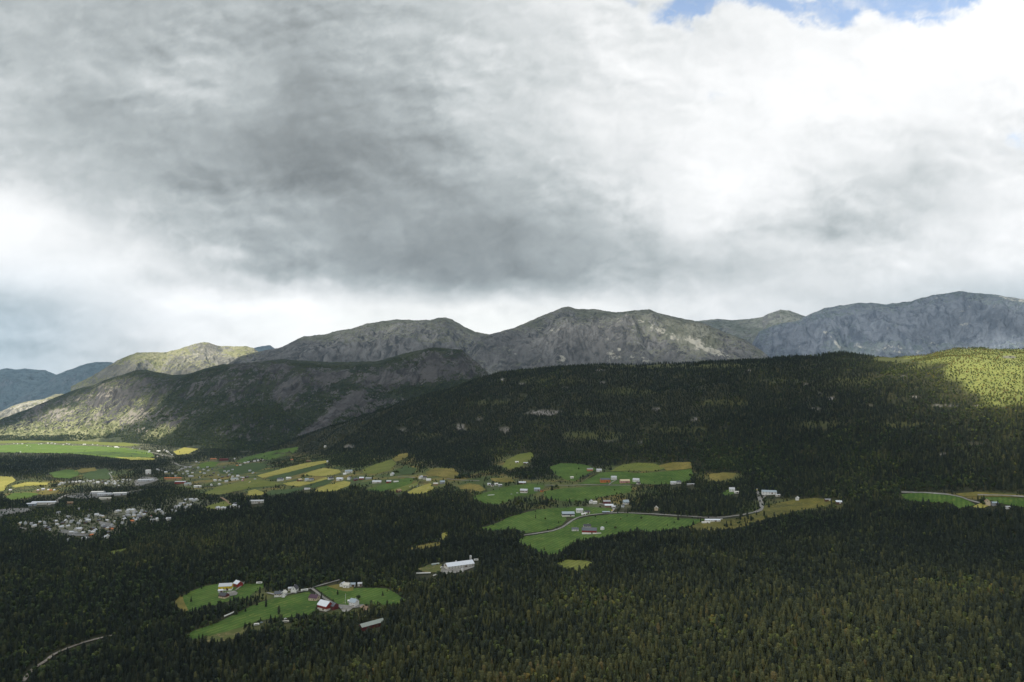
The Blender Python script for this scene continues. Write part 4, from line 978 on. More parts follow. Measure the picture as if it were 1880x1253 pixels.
    G("shed", 1520, 920, 14, 6, 2.4, 1.4, 0, "brown", "grey", "dark brown shed beside the marsh", "shed", None, None, 0, False)
    # row of farms at the left of the middle
    W = "row of farms between the yellow fields"
    for (x, y, l, w_, h, rh, rot, c1, c2, t, cat) in (
        (515, 883, 20, 12, 5, 3.6, 0, "white", "slate", "white house with slate roof heading the row by the yellow fields", "house"),
        (530, 880, 16, 9, 3.6, 2.4, -5, "white", "white", "plain white house second in the row by the yellow fields", "house"),
        (550, 884, 14, 10, 4.4, 3.4, 60, "brown", "cream", "brown house under the poplars by the yellow field", "house"),
        (563, 883, 12, 9, 4.4, 3, 20, "white", "bluegrey", "blue roofed white house right of the poplars", "house"),
        (572, 882, 14, 8, 3.6, 2.4, 0, "lightgrey", "slate", "light grey low house right of the blue roofed one", "house"),
        (607, 881, 15, 10, 5, 3.4, 40, "white", "charcoal", "white house with black roof over the bright yellow field", "house"),
        (624, 882, 20, 11, 4.4, 3, -10, "white", "palemetal", "white barn with shining roof over the bright yellow field", "barn"),
        (640, 869, 24, 13, 6, 3.8, 20, "white", "bluegrey", "large white barn with blue grey roof above the row", "barn"),
        (633, 872, 10, 7, 3, 2, 0, "white", "white", "small white annex left of the large white barn", "shed"),
        (641, 881, 11, 9, 6, 3.4, 80, "white", "slate", "tall white house behind dark trees in the row", "house"),
        (653, 883, 13, 9, 4.6, 3, 20, "darkred", "slate", "dark red house right of the tall white house", "house"),
        (664, 881, 14, 9, 4.4, 3, 0, "red", "palemetal", "red house with pale roof at the end of the row", "house"),
        (677, 880, 18, 6, 2.4, 1.2, 0, "grey", "lightgrey", "low grey shed right of the red house", "shed"),
        (692, 887, 26, 10, 3.6, 2.4, -4, "offwhite", "palemetal", "long pale barn right of the red house", "barn"),
        (714, 887, 13, 9, 4, 3, 0, "red", "lightgrey", "small red barn on the green field", "barn"),
        (727, 886, 14, 5, 2, 1, 15, "offwhite", "white", "low white shed right of the small red barn", "shed"),
        (720, 873, 11, 9, 4, 3.2, 70, "white", "lightgrey", "white gabled house above the small red barn", "house"),
        (732, 904, 13, 9, 4, 3.2, 50, "brown", "tan", "brown house between the pale green fields at the forest", "house"),
        (773, 879, 12, 9, 4.5, 3, 60, "white", "lightgrey", "white house left of the pair below the ochre field", "house"),
        (780, 880, 11, 8, 4.5, 3, 0, "offwhite", "charcoal", "black roofed house right of the pair below the ochre field", "house"),
        (787, 883, 13, 8, 3, 2.2, -5, "white", "white", "white shed in front of the pair below the ochre field", "shed"),
        (800, 891, 13, 8, 3.4, 2.4, 0, "tan", "offwhite", "tan shed by the road between dark trees", "shed"),
        (812, 888, 13, 9, 4, 3, 20, "grey", "bluegrey", "grey house by the road between dark trees", "house"),
        (564, 899, 16, 6, 2.4, 1.2, 0, "white", "lightgrey", "low white shed at the left tip of the bright yellow field", "shed"),
        (597, 821, 9, 7, 3, 2, 0, "white", "white", "tiny white cabin high in the woods above the fields", "cabin"),
        (536, 846, 10, 7, 3.4, 2.2, 0, "tan", "orange", "orange roofed cottage over the yellow strip field", "house"),
        (601, 849, 6, 5, 3, 2, 0, "white", "white", "white kiosk at the upper tip of the long strip fields", "shed"),
        (567, 848, 20, 8, 2.4, 1.6, 0, "brown", "wood", "low brown shed above the long strip fields", "shed")):
        G("farmhouse" if cat == "house" else cat, x, y, l, w_, h, rh, rot, c1, c2, t, cat, W, None, 3 if cat != "shed" else 0, cat == "house", cat != "shed")
    # dots of sheep on the yellow pasture
    for i in range(10):
        u_ = random.uniform(752, 792); v_ = 897 + (u_ - 752) * -.12 + random.uniform(-3, 5)
        p = hit(u_, v_)[0]
        s = MB().lathe([(.1, -.62), (.38, -.5), (.46, -.1), (.46, .25), (.36, .5), (.18, .62), (.16, .8), (.08, .95)], 0, 0, 8, 'x')
        s.box(-.4, -.28, -.22, -.1, -.85, 0).box(-.4, -.28, .1, .22, -.85, 0).box(.28, .4, -.22, -.1, -.85, 0).box(.28, .4, .1, .22, -.85, 0)
        o = s.mesh("sheep", pm("offwhite"), None, True); o.location = (p[0], p[1], p[2] + 3.2); o.scale = (1.5, 1.5, 1.5); o.rotation_euler = (0, 0, random.uniform(0, 6))
        o.location.z = p[2] + .85 * 1.5 + 1.0
        tag(o, "white sheep grazing on the yellow green pasture by the forest", "sheep", "sheep on the yellow green pasture")
        keep_rect(u_, v_ + 1, 3, 4)

# village houses: photo pixels of each, from three closer looks
V5 = lambda l: [(x / 7.83, 860 + y / 7.83, k) for x, y, k in l]
V6 = lambda l: [(230 + x / 6.963, 820 + y / 6.963, k) for x, y, k in l]
V1 = lambda l: [(x / 4.64, 740 + y / 4.64, k) for x, y, k in l]
VILLAGES = [
 ("the lower village left of the grey forest", V5([(290, 812, 'o'), (365, 802, 'g'), (460, 812, 'g'), (490, 845, 'w'), (560, 795, 'o'), (640, 800, 'g'), (800, 775, 'w'), (822, 820, 'w'), (880, 860, 'w'), (950, 780, 'w'), (975, 845, 'w'), (1030, 780, 'g'),
   (1090, 895, 'w'), (1150, 892, 'w'), (1155, 775, 'w'), (1130, 805, 'g'), (1240, 745, 'g'), (1275, 765, 'w'), (1230, 795, 'd'), (1275, 698, 'g'), (1430, 694, 'w'), (1390, 686, 'w'), (1480, 705, 'o'), (1540, 765, 'w'), (1480, 835, 'g'), (1510, 862, 'd'),
   (1600, 835, 'g'), (1540, 875, 'o'), (1650, 780, 'w'), (1280, 925, 'w'), (1340, 935, 'w'), (1362, 918, 'w'), (1200, 945, 'o'), (1180, 1033, 'w'), (1240, 1027, 'w'), (1500, 1008, 'w'), (1545, 1003, 'w'), (970, 1050, 'g'), (720, 893, 'g'), (650, 848, 'g'),
   (690, 873, 'd'), (1030, 935, 'w'), (1080, 945, 'g'), (1560, 935, 'd'), (1600, 893, 'r'), (1310, 975, 'r'), (840, 650, 'g'), (980, 710, 'g'), (1280, 620, 'd'), (1140, 598, 'g'), (1000, 985, 'd'), (1420, 760, 'd'), (1330, 880, 'd'), (900, 800, 'd')])),
 ("the middle village by the red house", V5([(1680, 636, 'w'), (1720, 626, 'w'), (1850, 616, 'w'), (1840, 645, 'g'), (1790, 705, 'g'), (1780, 745, 'w'), (1760, 795, 'g'), (1860, 685, 'g')]) +
   V6([(20, 838, 'w'), (62, 828, 'w'), (104, 832, 'w'), (122, 856, 'g'), (200, 866, 'w'), (232, 886, 'w'), (170, 886, 'g'), (112, 896, 'o'), (30, 888, 'g'), (100, 936, 'o'), (130, 956, 'w'), (150, 926, 'g'), (90, 966, 'r'), (330, 905, 'R'), (318, 950, 'w'),
   (402, 938, 'w'), (412, 950, 'w'), (352, 956, 'g'), (570, 935, 'w'), (540, 945, 'w'), (432, 830, 'w'), (392, 840, 'g'), (470, 855, 'w'), (492, 866, 'g'), (600, 826, 'g'), (640, 836, 'g'), (210, 830, 'g'), (180, 915, 'd'), (260, 850, 'd')])),
 ("the small hamlet on the wooded rise", V6([(770, 696, 'w'), (840, 694, 'w'), (910, 694, 'w'), (750, 740, 'o'), (708, 745, 'g'), (790, 760, 'w'), (830, 756, 'w'), (690, 776, 'w'), (655, 786, 'g'), (770, 790, 'g'), (880, 700, 'g'),
   (1180, 804, 'w'), (1205, 804, 'w'), (1238, 803, 'w'), (1274, 802, 'w'), (1390, 765, 'w'), (1420, 766, 'w'), (1450, 784, 'w'), (1340, 785, 'g'), (1405, 745, 'd')])),
 ("the upper village between woods and fields", V6([(840, 392, 'G'), (950, 402, 'g'), (800, 355, 'g'), (790, 330, 'w'), (740, 355, 'g'), (640, 388, 'g'), (520, 340, 'w'), (470, 315, 'g'), (430, 310, 'g'), (410, 300, 'g'), (960, 335, 'y'), (1000, 304, 'o'), (1050, 270, 'g'),
   (1060, 315, 'g'), (910, 205, 'w'), (940, 210, 'g'), (1270, 325, 'g'), (1320, 325, 'g'), (1372, 305, 'g'), (1360, 345, 'd'), (1330, 368, 'g'), (1310, 390, 'd'), (1370, 395, 'w'), (1440, 390, 'w'), (1510, 410, 'p'), (1500, 440, 'p'),
   (1150, 445, 'w'), (1210, 440, 'w'), (1292, 458, 'w'), (1102, 503, 'w'), (1206, 493, 'w'), (1592, 320, 'g'), (1632, 345, 'g'), (1660, 424, 'g'), (1590, 462, 'y'), (1330, 160, 'd'), (1400, 164, 'w'), (1430, 252, 'r'), (1470, 246, 'w'),
   (1530, 215, 'w'), (1570, 210, 'w'), (1652, 198, 'w'), (1700, 190, 'w'), (1760, 180, 'w'), (1730, 172, 'o'), (690, 310, 'g'), (720, 290, 'g'), (770, 275, 'g'), (830, 270, 'g'), (870, 300, 'd'), (930, 280, 'g'), (1110, 300, 'd'), (1130, 350, 'd'), (1190, 370, 'g'),
   (1090, 380, 'd'), (1240, 400, 'd'), (1300, 345, 'o'), (860, 345, 'o'), (560, 320, 'd'), (600, 350, 'g'), (1480, 400, 'g'), (1560, 400, 'd'), (1260, 280, 'd'), (1010, 350, 'g')])),
 ("the string of houses along the far river wood", V5([(850, 250, 'w'), (905, 230, 'w'), (880, 220, 'g'), (990, 214, 'w'), (1100, 204, 'w'), (1150, 200, 'w'), (1200, 205, 'g'), (1260, 190, 'w'), (1300, 195, 'w'), (1340, 185, 'w'), (1350, 225, 'g'), (1410, 220, 'w'),
   (1510, 220, 'g'), (1530, 236, 'w'), (1610, 220, 'w'), (1640, 196, 'w'), (1660, 214, 'w'), (1690, 190, 'w'), (1650, 240, 'w'), (1700, 258, 'w'), (1610, 176, 'w'), (1770, 176, 'w'), (1830, 186, 'w'), (1870, 180, 'w'), (1760, 206, 'g'), (1600, 70, 'w'),
   (550, 326, 'p'), (620, 316, 'w'), (700, 320, 'w'), (730, 330, 'r'), (785, 326, 'w'), (150, 325, 'o'), (930, 215, 'g'), (1050, 205, 'g'), (1480, 205, 'd'), (1560, 200, 'g')])),
 ("the sunlit hamlet in the far valley", V1([(150, 352, 'w'), (190, 354, 'w'), (230, 367, 'w'), (260, 372, 'w'), (330, 357, 'w'), (352, 354, 'w'), (410, 347, 'w'), (440, 347, 'w'), (470, 352, 'w'), (540, 362, 'o'), (590, 357, 'w'), (720, 357, 'W'), (790, 357, 'w'), (830, 360, 'w'),
   (920, 374, 'o'), (990, 382, 'W'), (1010, 387, 'w'), (1130, 392, 'w'), (1190, 397, 'w'), (175, 422, 'w'), (570, 350, 'o'), (620, 365, 'w'), (120, 350, 'o')]) +
   V6([(425, 68, 'W'), (310, 66, 'w'), (530, 66, 'w'), (560, 90, 'w'), (600, 114, 'w'), (410, 134, 'o'), (470, 130, 'o'), (300, 80, 'g'), (500, 50, 'w'), (545, 75, 'w'), (575, 100, 'g')])),
]
def build_villages():
    kinds = dict(w=("offwhite", "lightgrey", "off white house with pale roof"), o=("cream", "lightgrey", "cream house with light grey roof"), g=("lightgrey", "grey", "grey roofed pale house"), d=("brown", "slate", "dark brown house with slate roof"),
                 r=("tan", "orange", "brown house with rusty orange roof"), R=("offwhite", "red", "house with a bright red roof"), p=("pink", "lightgrey", "pink walled house"), y=("offwhite", "yellow", "house with yellow ochre roof"),
                 W=("white", "white", "large white building"), G=("grey", "lightgrey", "long light grey roofed building"))
    protos = {}
    for place, lst in VILLAGES:
        us = np.array([q[0] for q in lst]); vs = np.array([q[1] for q in lst])
        pts = hit(us, vs)
        for i, (u, v, k) in enumerate(lst):
            L, Wd, H, RH = (14, 9, 4.6, 3.4) if k not in "WG" else (30, 14, 6, 3.6)
            if k not in protos:
                e = empty("village_house", (0, 0, 0)); w1, r1, t = kinds[k]
                MB().prism([(-Wd / 2, -4), (Wd / 2, -4), (Wd / 2, H), (0, H + RH), (-Wd / 2, H)], -L / 2, L / 2).mesh("wall", pm(w1), e)
                s = RH / (Wd / 2); o = .6
                rf = MB().prism([(-Wd / 2 - o, H - o * s), (0, H + RH), (Wd / 2 + o, H - o * s), (Wd / 2 + o, H - o * s + .35), (0, H + RH + .35), (-Wd / 2 - o, H - o * s + .35)], -L / 2 - o, L / 2 + o).mesh("roof", pm(r1), e)
                MB().box(2, 3, .4, 1.4, H + RH * .5, H + RH + 1.4).mesh("chimney", pm("grey"), rf)
                for sy in (-1, 1):
                    for j in range(3):
                        x = -L / 2 + L * (j + .5) / 3; y = sy * Wd / 2
                        MB().box(x - .8, x + .8, min(y, y + sy * .12), max(y, y + sy * .12), 1.6, 3.1).mesh("window", pm("glass"), e)
                protos[k] = e; e_new = e
            else:
                e_new = copy_tree(protos[k])
            x, y, z = pts[i]
            e_new.location = (x, y, z + .4)
            a = 0.25 if k in "WG" else random.choice([0, .5, 1.2, -.4, 1.57, .2, -1.0]) + random.uniform(-.2, .2)
            e_new.rotation_euler = (0, 0, a)
            s = random.uniform(.5, .74) * (1.1 if k == 'w' else 1.0)
            e_new.scale = (s, s, s * random.uniform(.9, 1.2))
            tag(e_new, kinds[k][2] + " in " + place, "house", "houses of " + place)
            kk = F_PX / math.hypot(x, y)
            keep_rect(u, v, 8 * kk * s, 4.5 * kk * s)
    # works and long halls of the valley
    def H(u, v, px, d, rot, c1, c2, label, h=6):
        r = math.hypot(*hit(u, v)[0][:2]); gable("hall", u, v, px * r / F_PX, d, h, 1.6, rot, c1, c2, label, "hall", "long halls in the valley", None, 6, False, True)
    H(82, 926, 34, 18, 6, "offwhite", "palemetal", "long white hall beside the grey main road at the left")
    H(180, 907, 18, 18, 8, "lightgrey", "white", "white roofed hall where the main road straightens")
    H(193, 910, 20, 18, 8, "lightgrey", "lightgrey", "light grey hall right of the white roofed one")
    H(221, 909, 20, 20, 10, "lightgrey", "white", "rightmost white roofed hall beside the main road")
    H(194, 917, 18, 8, 8, "offwhite", "offwhite", "flat pale shed in front of the grey halls", 3)
    H(268, 884, 22, 22, 20, "lightgrey", "lightgrey", "big pale grey works hall above the dark wood")
    H(272, 871, 7, 12, 10, "white", "white", "tall white block behind the works hall", 16)
    H(318, 881, 27, 12, 3, "tan", "orange", "long orange roofed hall in the upper village")
    H(332, 888, 17, 16, 3, "red", "lightgrey", "grey roofed hall with red walls in the upper village")
    H(345, 891, 10, 14, 3, "offwhite", "bluegrey", "blue grey hall touching the red walled hall")
    H(363, 895, 11, 10, 3, "white", "white", "white shed right of the blue grey hall", 4)
    H(431, 882, 12, 12, 0, "white", "bluegrey", "white hall with blue grey roof over the pale olive field")
    H(392, 845, 10, 10, 0, "tan", "orange", "orange roofed building under the mountain wood")
    H(411, 846, 14, 14, 0, "darkred", "darkred", "dark red roofed building under the mountain wood", 8)
    H(472, 924, 22, 14, 8, "offwhite", "lightgrey", "long light grey hall alone on the forest rise")
    H(58, 929, 12, 10, 20, "bluegrey", "palemetal", "pale metal shed by the gravel bank")
    H(128, 925, 10, 8, 10, "tan", "tan", "tan shed at the bend of the main road", 3)

# ------------------------------------------------------------------ trees
def tree_mat(name, cols, jitter=.5):
    n = NT(name)
    t = n.attr("tint", 'INSTANCER').outputs["Fac"]
    oi = n.n("ShaderNodeObjectInfo").outputs["Random"]
    f = n.math('ADD', t, n.math('MULTIPLY', n.math('SUBTRACT', oi, .5), jitter), clamp=True)
    cr = n.n("ShaderNodeValToRGB"); n.l(f, cr.inputs[0])
    el = cr.color_ramp.elements
    while len(el) < len(cols): el.new(.5)
    for e, (p, c) in zip(el, cols): e.position = p; e.color = (*c, 1)
    a = n.noise(1.4, 3, .6)
    c = n.mix(n.math('MULTIPLY', n.ramp(a, .35, .65), .7), cr.outputs[0], n.mix(1.0, cr.outputs[0], (.42, .45, .42), 'MULTIPLY'))
    return n.out(c, .85, None, 1, 1, .15)

def spruce_mesh(seed, h=1.0, wr=.16, whorls=11, k=9, ovate=False):
    rg = random.Random(seed); v = []; f = []
    for i in range(whorls):
        t = i / whorls
        zb = .10 + .84 * t; ro = wr * ((1 - t) ** .5 * (.55 + .9 * t) if ovate else (1 - t) ** .8) * rg.uniform(.85, 1.15) + .012
        za = zb + .15 * (1 - t) + .05; n = 2 * k; b = len(v); off = rg.uniform(0, 6)
        v.append((0, 0, min(1.0, za)))
        for j in range(n):
            a = off + 2 * math.pi * j / n; r = ro * (rg.uniform(.8, 1.25) if j % 2 == 0 else rg.uniform(.35, .55))
            z = zb - (.035 if j % 2 == 0 else -.015) * (1.2 - t) + rg.uniform(-.012, .012)
            v.append((r * math.cos(a), r * math.sin(a), z))
        for j in range(n): f.append((b, b + 1 + j, b + 1 + (j + 1) % n))
    return v, f

def leafy_mesh(seed, k=230, sx=.30, z0=.22, size=.075):
    rg = random.Random(seed); v = []; f = []
    lobes = [(rg.uniform(-.13, .13), rg.uniform(-.13, .13), rg.uniform(.38, .78), rg.uniform(.13, .22)) for _ in range(7)] + [(0, 0, .6, .24)]
    for i in range(k):
        lx, ly, lz, lr = rg.choice(lobes)
        a = rg.uniform(0, 2 * math.pi); u = rg.uniform(-.9, 1); r = lr * rg.uniform(.75, 1.1); q = math.sqrt(1 - u * u)
        c = Vector((lx + r * q * math.cos(a), ly + r * q * math.sin(a), lz + r * u * 1.15))
        nrm = Vector((q * math.cos(a), q * math.sin(a), u + rg.uniform(-.3, .6))).normalized()
        t = nrm.orthogonal().normalized(); t.rotate(Matrix.Rotation(rg.uniform(0, 6.28), 3, nrm)); s = nrm.cross(t)
        sz = size * rg.uniform(.7, 1.4); b = len(v)
        for p in (t * sz, s * sz * .8, -t * sz, -s * sz * .8): v.append(tuple(c + p + nrm * rg.uniform(-.01, .01)))
        f.append((b, b + 1, b + 2, b + 3))
    for lx, ly, lz, lr in lobes:      # inner mass of twigs so that the crown is not see-through
        b = len(v); kk = 7
        for j, (rr, hh) in enumerate(((.35, -.8), (.8, -.2), (.75, .4), (.2, .85))):
            for i in range(kk):
                a = 2 * math.pi * i / kk + j; v.append((lx + lr * .8 * rr * math.cos(a), ly + lr * .8 * rr * math.sin(a), lz + lr * hh * .9))
        for j in range(3):
            for i in range(kk): f.append((b + j * kk + i, b + j * kk + (i + 1) % kk, b + (j + 1) * kk + (i + 1) % kk, b + (j + 1) * kk + i))
    return v, f

def trunk_part(h, r, name="trunk"):
    m = MB().lathe([(r * 1.3, -.12), (r, .02), (r * .7, h * .5), (r * .25, h)], 0, 0, 6)
    for i in range(4):
        a = i * 1.7; z = h * (.3 + .15 * i)
        m.poly([(0, 0, z), (.0, 0, z - .02), (.07 * math.cos(a), .07 * math.sin(a), z + .03)], [(0, 1, 2)])
    return m

def forest_object(name, pts, scl, kinds, tint, protos, colname, label):
    me = bpy.data.meshes.new(name); me.vertices.add(len(pts)); me.vertices.foreach_set("co", np.asarray(pts, np.float32).ravel())
    for nm, typ, arr, key in (("scl", 'FLOAT_VECTOR', scl, "vector"), ("kindex", 'INT', kinds, "value"), ("tint", 'FLOAT', tint, "value"), ("rotz", 'FLOAT', rng.uniform(0, 6.28, len(pts)), "value")):
        a = me.attributes.new(nm, typ, 'POINT'); a.data.foreach_set(key, np.asarray(arr, np.int32 if typ == 'INT' else np.float32).ravel())
    me.update()
    o = bpy.data.objects.new(name, me); col.objects.link(o)
    cc = bpy.data.collections.new(colname)
    for p in protos: cc.objects.link(p)
    g = bpy.data.node_groups.new(name, 'GeometryNodeTree')
    g.interface.new_socket("Geometry", in_out='INPUT', socket_type='NodeSocketGeometry'); g.interface.new_socket("Geometry", in_out='OUTPUT', socket_type='NodeSocketGeometry')
    N = g.nodes.new; gi, go = N("NodeGroupInput"), N("NodeGroupOutput")
    iop = N("GeometryNodeInstanceOnPoints"); ci = N("GeometryNodeCollectionInfo"); ci.inputs[0].default_value = cc
    ci.inputs["Separate Children"].default_value = True; ci.inputs["Reset Children"].default_value = True
    def na(nm, t):
        q = N("GeometryNodeInputNamedAttribute"); q.data_type = t; q.inputs[0].default_value = nm; return q.outputs[0]
    cx = N("ShaderNodeCombineXYZ"); L = g.links.new
    L(gi.outputs[0], iop.inputs["Points"]); L(ci.outputs[0], iop.inputs["Instance"]); iop.inputs["Pick Instance"].default_value = True
    L(na("kindex", 'INT'), iop.inputs["Instance Index"]); L(na("scl", 'FLOAT_VECTOR'), iop.inputs["Scale"])
    L(na("rotz", 'FLOAT'), cx.inputs[2]); L(cx.outputs[0], iop.inputs["Rotation"]); L(iop.outputs[0], go.inputs[0])
    md = o.modifiers.new("plants", 'NODES'); md.node_group = g
    return tag(o, label, kind="stuff")

def build_forest():
    sm = tree_mat("spruce_needles", [(0, (.023, .031, .025)), (.35, (.046, .056, .034)), (.6, (.086, .096, .043)), (.85, (.130, .128, .052)), (1, (.15, .12, .052))])
    lm = tree_mat("birch_leaves", [(0, (.038, .058, .026)), (.4, (.066, .090, .034)), (.7, (.14, .165, .048)), (.88, (.19, .19, .055)), (1, (.20, .13, .035))])
    bark = paint("bark", (.09, .065, .05), .3, 3.0); birchbark = paint("birch_bark", (.5, .48, .44), .4, 3.0)
    # candidate sites, denser near the camera
    P = []
    for r0, r1, sp, a0, a1 in ((520, 1300, 5.2, -47, 47), (1300, 2100, 5.4, -44, 45), (2100, 3400, 6.2, -41, 41), (3400, 4700, 9.0, -41, -6), (4700, 7400, 13, -41, -20)):
        X, Y = np.meshgrid(np.arange(-r1 * .72, r1 * .70, sp), np.arange(0, r1, sp))
        X = X + rng.uniform(-.48, .48, X.shape) * sp; Y = Y + rng.uniform(-.48, .48, X.shape) * sp
        r = np.hypot(X, Y); a = np.degrees(np.arctan2(X, Y))
        m = (r >= r0) & (r < r1) & (a > a0) & (a < a1)
        P.append(np.stack([X[m], Y[m]], 1))
    P = np.concatenate(P); x, y = P[:, 0], P[:, 1]; r = np.hypot(x, y); az = np.arctan2(x, y)
    keep = r < np.interp(az, HC_AZ, HC_D) + 60
    keep |= az < HC_AZ[2]
    x, y, r, az = x[keep], y[keep], r[keep], az[keep]
    z = ground_z(x, y)
    n0 = fbm(x / 260, y / 260, 4, 900); n1 = fbm(x / 70, y / 70, 3, 910); n2 = fbm(x / 600, y / 600, 3, 920)
    u, v = project(x, y, z)
    def near(pu, pv, su, sv):
        return np.exp(-((u - pu) / su) ** 2 - ((v - pv) / sv) ** 2)
    # broadleaf share
    leaf = .05 + .5 * sstep(.18, .42, n0)
    for pu, pv, su, sv, s in ((1320, 850, 70, 40, .95), (1190, 850, 60, 22, .8), (1100, 840, 90, 14, .7), (1060, 905, 60, 20, .5), (960, 870, 120, 30, .45), (820, 900, 110, 16, .4), (1580, 905, 70, 14, .7), (1700, 890, 120, 12, .5), (1640, 905, 30, 12, .9),
                              (150, 1100, 260, 90, .38), (60, 1200, 160, 60, .35), (560, 1065, 200, 18, .6), (470, 1120, 90, 14, .55), (520, 1155, 90, 14, .5), (620, 1135, 50, 12, .85), (120, 960, 220, 45, .75), (400, 880, 130, 40, .75), (600, 850, 150, 20, .6),
                              (1560, 820, 80, 20, .4), (1450, 950, 60, 14, .5), (1100, 925, 60, 12, .6), (1700, 930, 60, 10, .4), (1400, 850, 60, 40, .55)):
        leaf = np.maximum(leaf, s * near(pu, pv, su, sv) * 1.0 + .07)
    leaf = np.where(r > 2300, leaf + .18 * sstep(-.2, .4, n1), leaf)
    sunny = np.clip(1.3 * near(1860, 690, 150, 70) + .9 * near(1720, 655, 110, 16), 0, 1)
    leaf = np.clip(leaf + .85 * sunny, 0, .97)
    for (pu, pv, su, sv, s) in MARKS['village'] + MARKS['farm']: leaf = np.maximum(leaf, .7 * s * near(pu, pv, su, sv))
    edge = np.zeros(len(x), bool)
    for du, dv in ((9, 0), (-9, 0), (0, 6), (0, -7), (6, -5), (-6, -5), (6, 4), (-6, 4)):
        edge |= KEEP[np.clip((v + dv).astype(int), 0, MH - 1), np.clip((u + du + MO).astype(int), 0, MW - 1)]
    edge &= rng.uniform(0, 1, len(x)) < .7
    leaf = np.where(edge, np.maximum(leaf, .55), leaf)
    is_leaf = rng.uniform(0, 1, len(x)) < leaf
    # density: villages and moor thinner, gaps elsewhere
    dens = np.ones(len(x))
    for pu, pv, su, sv, s in ((130, 970, 100, 22, .84), (245, 945, 70, 16, .84), (340, 925, 50, 12, .8), (400, 868, 90, 26, .85), (200, 888, 90, 10, .85), (470, 905, 60, 10, .3), (580, 880, 90, 14, .35), (1110, 930, 60, 10, .5), (60, 905, 70, 20, .4), (1500, 925, 70, 10, .6),
                              (1760, 905, 90, 8, .5), (950, 885, 60, 10, .4), (1850, 680, 150, 60, .40), (1200, 690, 500, 20, .15), (600, 1080, 60, 10, .5), (120, 820, 200, 14, .7), (-100, 820, 200, 14, .7)):
        dens *= 1 - s * near(pu, pv, su, sv)
    farm = np.zeros(len(x))
    for (pu, pv, su, sv, s) in MARKS["farm"]: farm = np.maximum(farm, s * np.clip(1.6 * near(pu, pv, su, sv), 0, 1))
    dens *= 1 - .93 * farm * (n1 < .30)
    for (pu, pv, su, sv, s) in MARKS["moor"]:
        if s < .5: dens *= 1 - 3.5 * s * near(pu, pv, su, sv) * (n1 > -.15)
    dens *= np.where(r > 2100, 1 - .5 * sstep(.18, .45, n1 + .25 * n0), 1 - .6 * sstep(.28, .45, n1))
    for (pu, pv, su, sv, s) in MARKS["rock"]:
        su, sv = su * .75, sv * .7
        wn_ = fbm(x / 40, y / 40, 4, 55); d = np.sqrt(((u - pu) / su) ** 2 + ((v - pv) / sv) ** 2)
        dens *= 1 - .85 * sstep(1.25, .8, d + .9 * wn_)
    ok = rng.uniform(0, 1, len(x)) < dens
    h = np.where(is_leaf, rng.uniform(6, 11, len(x)), (7.5 + 10 * rng.uniform(0, 1, len(x)) ** .8) * (1 + .2 * n0)) 
    h *= np.where(r > 2300, .84, 1.0) * np.where((u < 400) & (v < 1000) & (v > 850), .85, 1)
    vil = np.zeros(len(x))
    for (pu, pv, su, sv, s) in MARKS['village']: vil = np.maximum(vil, s * near(pu, pv, su, sv))
    h *= 1 - .45 * sunny; h *= np.where(edge, rng.uniform(.4, 1.0, len(x)), 1.0); h *= 1 - .35 * np.maximum(farm, vil) * (n1 < .3); h *= 1 + .25 * n1 + .2 * n2
    # keep what the photo shows open in sight
    jit = np.clip(1.6 * 1300 / r, .5, 2.2); jx, jy = rng.normal(0, 1, len(x)) * jit * 2.4, rng.normal(0, 1, len(x)) * jit * 1.1
    stray = rng.uniform(0, 1, len(x)) < .006 + .10 * near(1400, 955, 110, 14) + .3 * near(268, 885, 30, 10) + .3 * near(160, 910, 60, 8) + .2 * near(0, 942, 60, 12) + .15 * near(140, 980, 40, 8)
    for f in (0, .2, .4, .6, .8, 1.0):
        pu, pv = project(x, y, z + h * f)
        i = np.clip((pu + MO).astype(int), 0, MW - 1); j = np.clip(pv.astype(int), 0, MH - 1)
        ok &= ~HARD[j, i]
        i = np.clip((pu + jx + MO).astype(int), 0, MW - 1); j = np.clip((pv + jy).astype(int), 0, MH - 1)
        if f < .5: ok &= ~KEEP[j, i] | stray
    x, y, z, r, h, u, v, is_leaf, n0, n1, n2, sunny = (q[ok] for q in (x, y, z, r, h, u, v, is_leaf, n0, n1, n2, sunny))
    tint = np.clip(.33 + .36 * n2 + .32 * n0 + .25 * n1 - .09 * sstep(1700, 2300, r) + rng.normal(0, .13, len(x)) + (rng.uniform(0, 1, len(x)) < .008) * .3 - .12 * sstep(950, 1250, r) - .05 * sstep(1000, 300, u) + .28 * sstep(950, 700, r) + .55 * sunny, 0, 1)  # sunny term lightens the tree tint, hilltop sunlight put into the colour
    tint = np.where(is_leaf, np.clip(tint + .05, 0, 1), tint)
    print("sites", len(x), is_leaf.sum())
    # nearest ones become single trees
    ut, vt = project(x, y, z + h)
    vis = (np.clip(v, 0, 1250) - np.clip(vt, 0, 1250)) * np.where((ut > 2) & (ut < 1878), 1, 0) * np.where(vt < 1246, 1, 0)
    sprotos = []; lprotos = []
    def proto(name, vf, mat, link):
        me = bpy.data.meshes.new(name); me.from_pydata(vf[0], [], vf[1]); me.materials.append(mat)
        o = bpy.data.objects.new(name, me)
        if link: col.objects.link(o)
        return o
    smesh = [spruce_mesh(i, wr=w, whorls=wh, ovate=o) for i, (w, wh, o) in enumerate(((.19, 11, False), (.155, 12, False), (.21, 9, True), (.17, 12, False), (.19, 8, True)))]
    lmesh = [leafy_mesh(50 + i) for i in range(5)]
    for i, m in enumerate(smesh): sprotos.append(proto("spruce_shape_%d" % i, m, sm, False))
    for i, m in enumerate(lmesh): lprotos.append(proto("birch_shape_%d" % i, m, lm, False))
    single = np.zeros(len(x), bool)
    ks = rng.integers(0, 5, len(x)); wid = np.where(is_leaf, rng.uniform(.95, 1.35, len(x)), rng.uniform(.85, 1.3, len(x)))
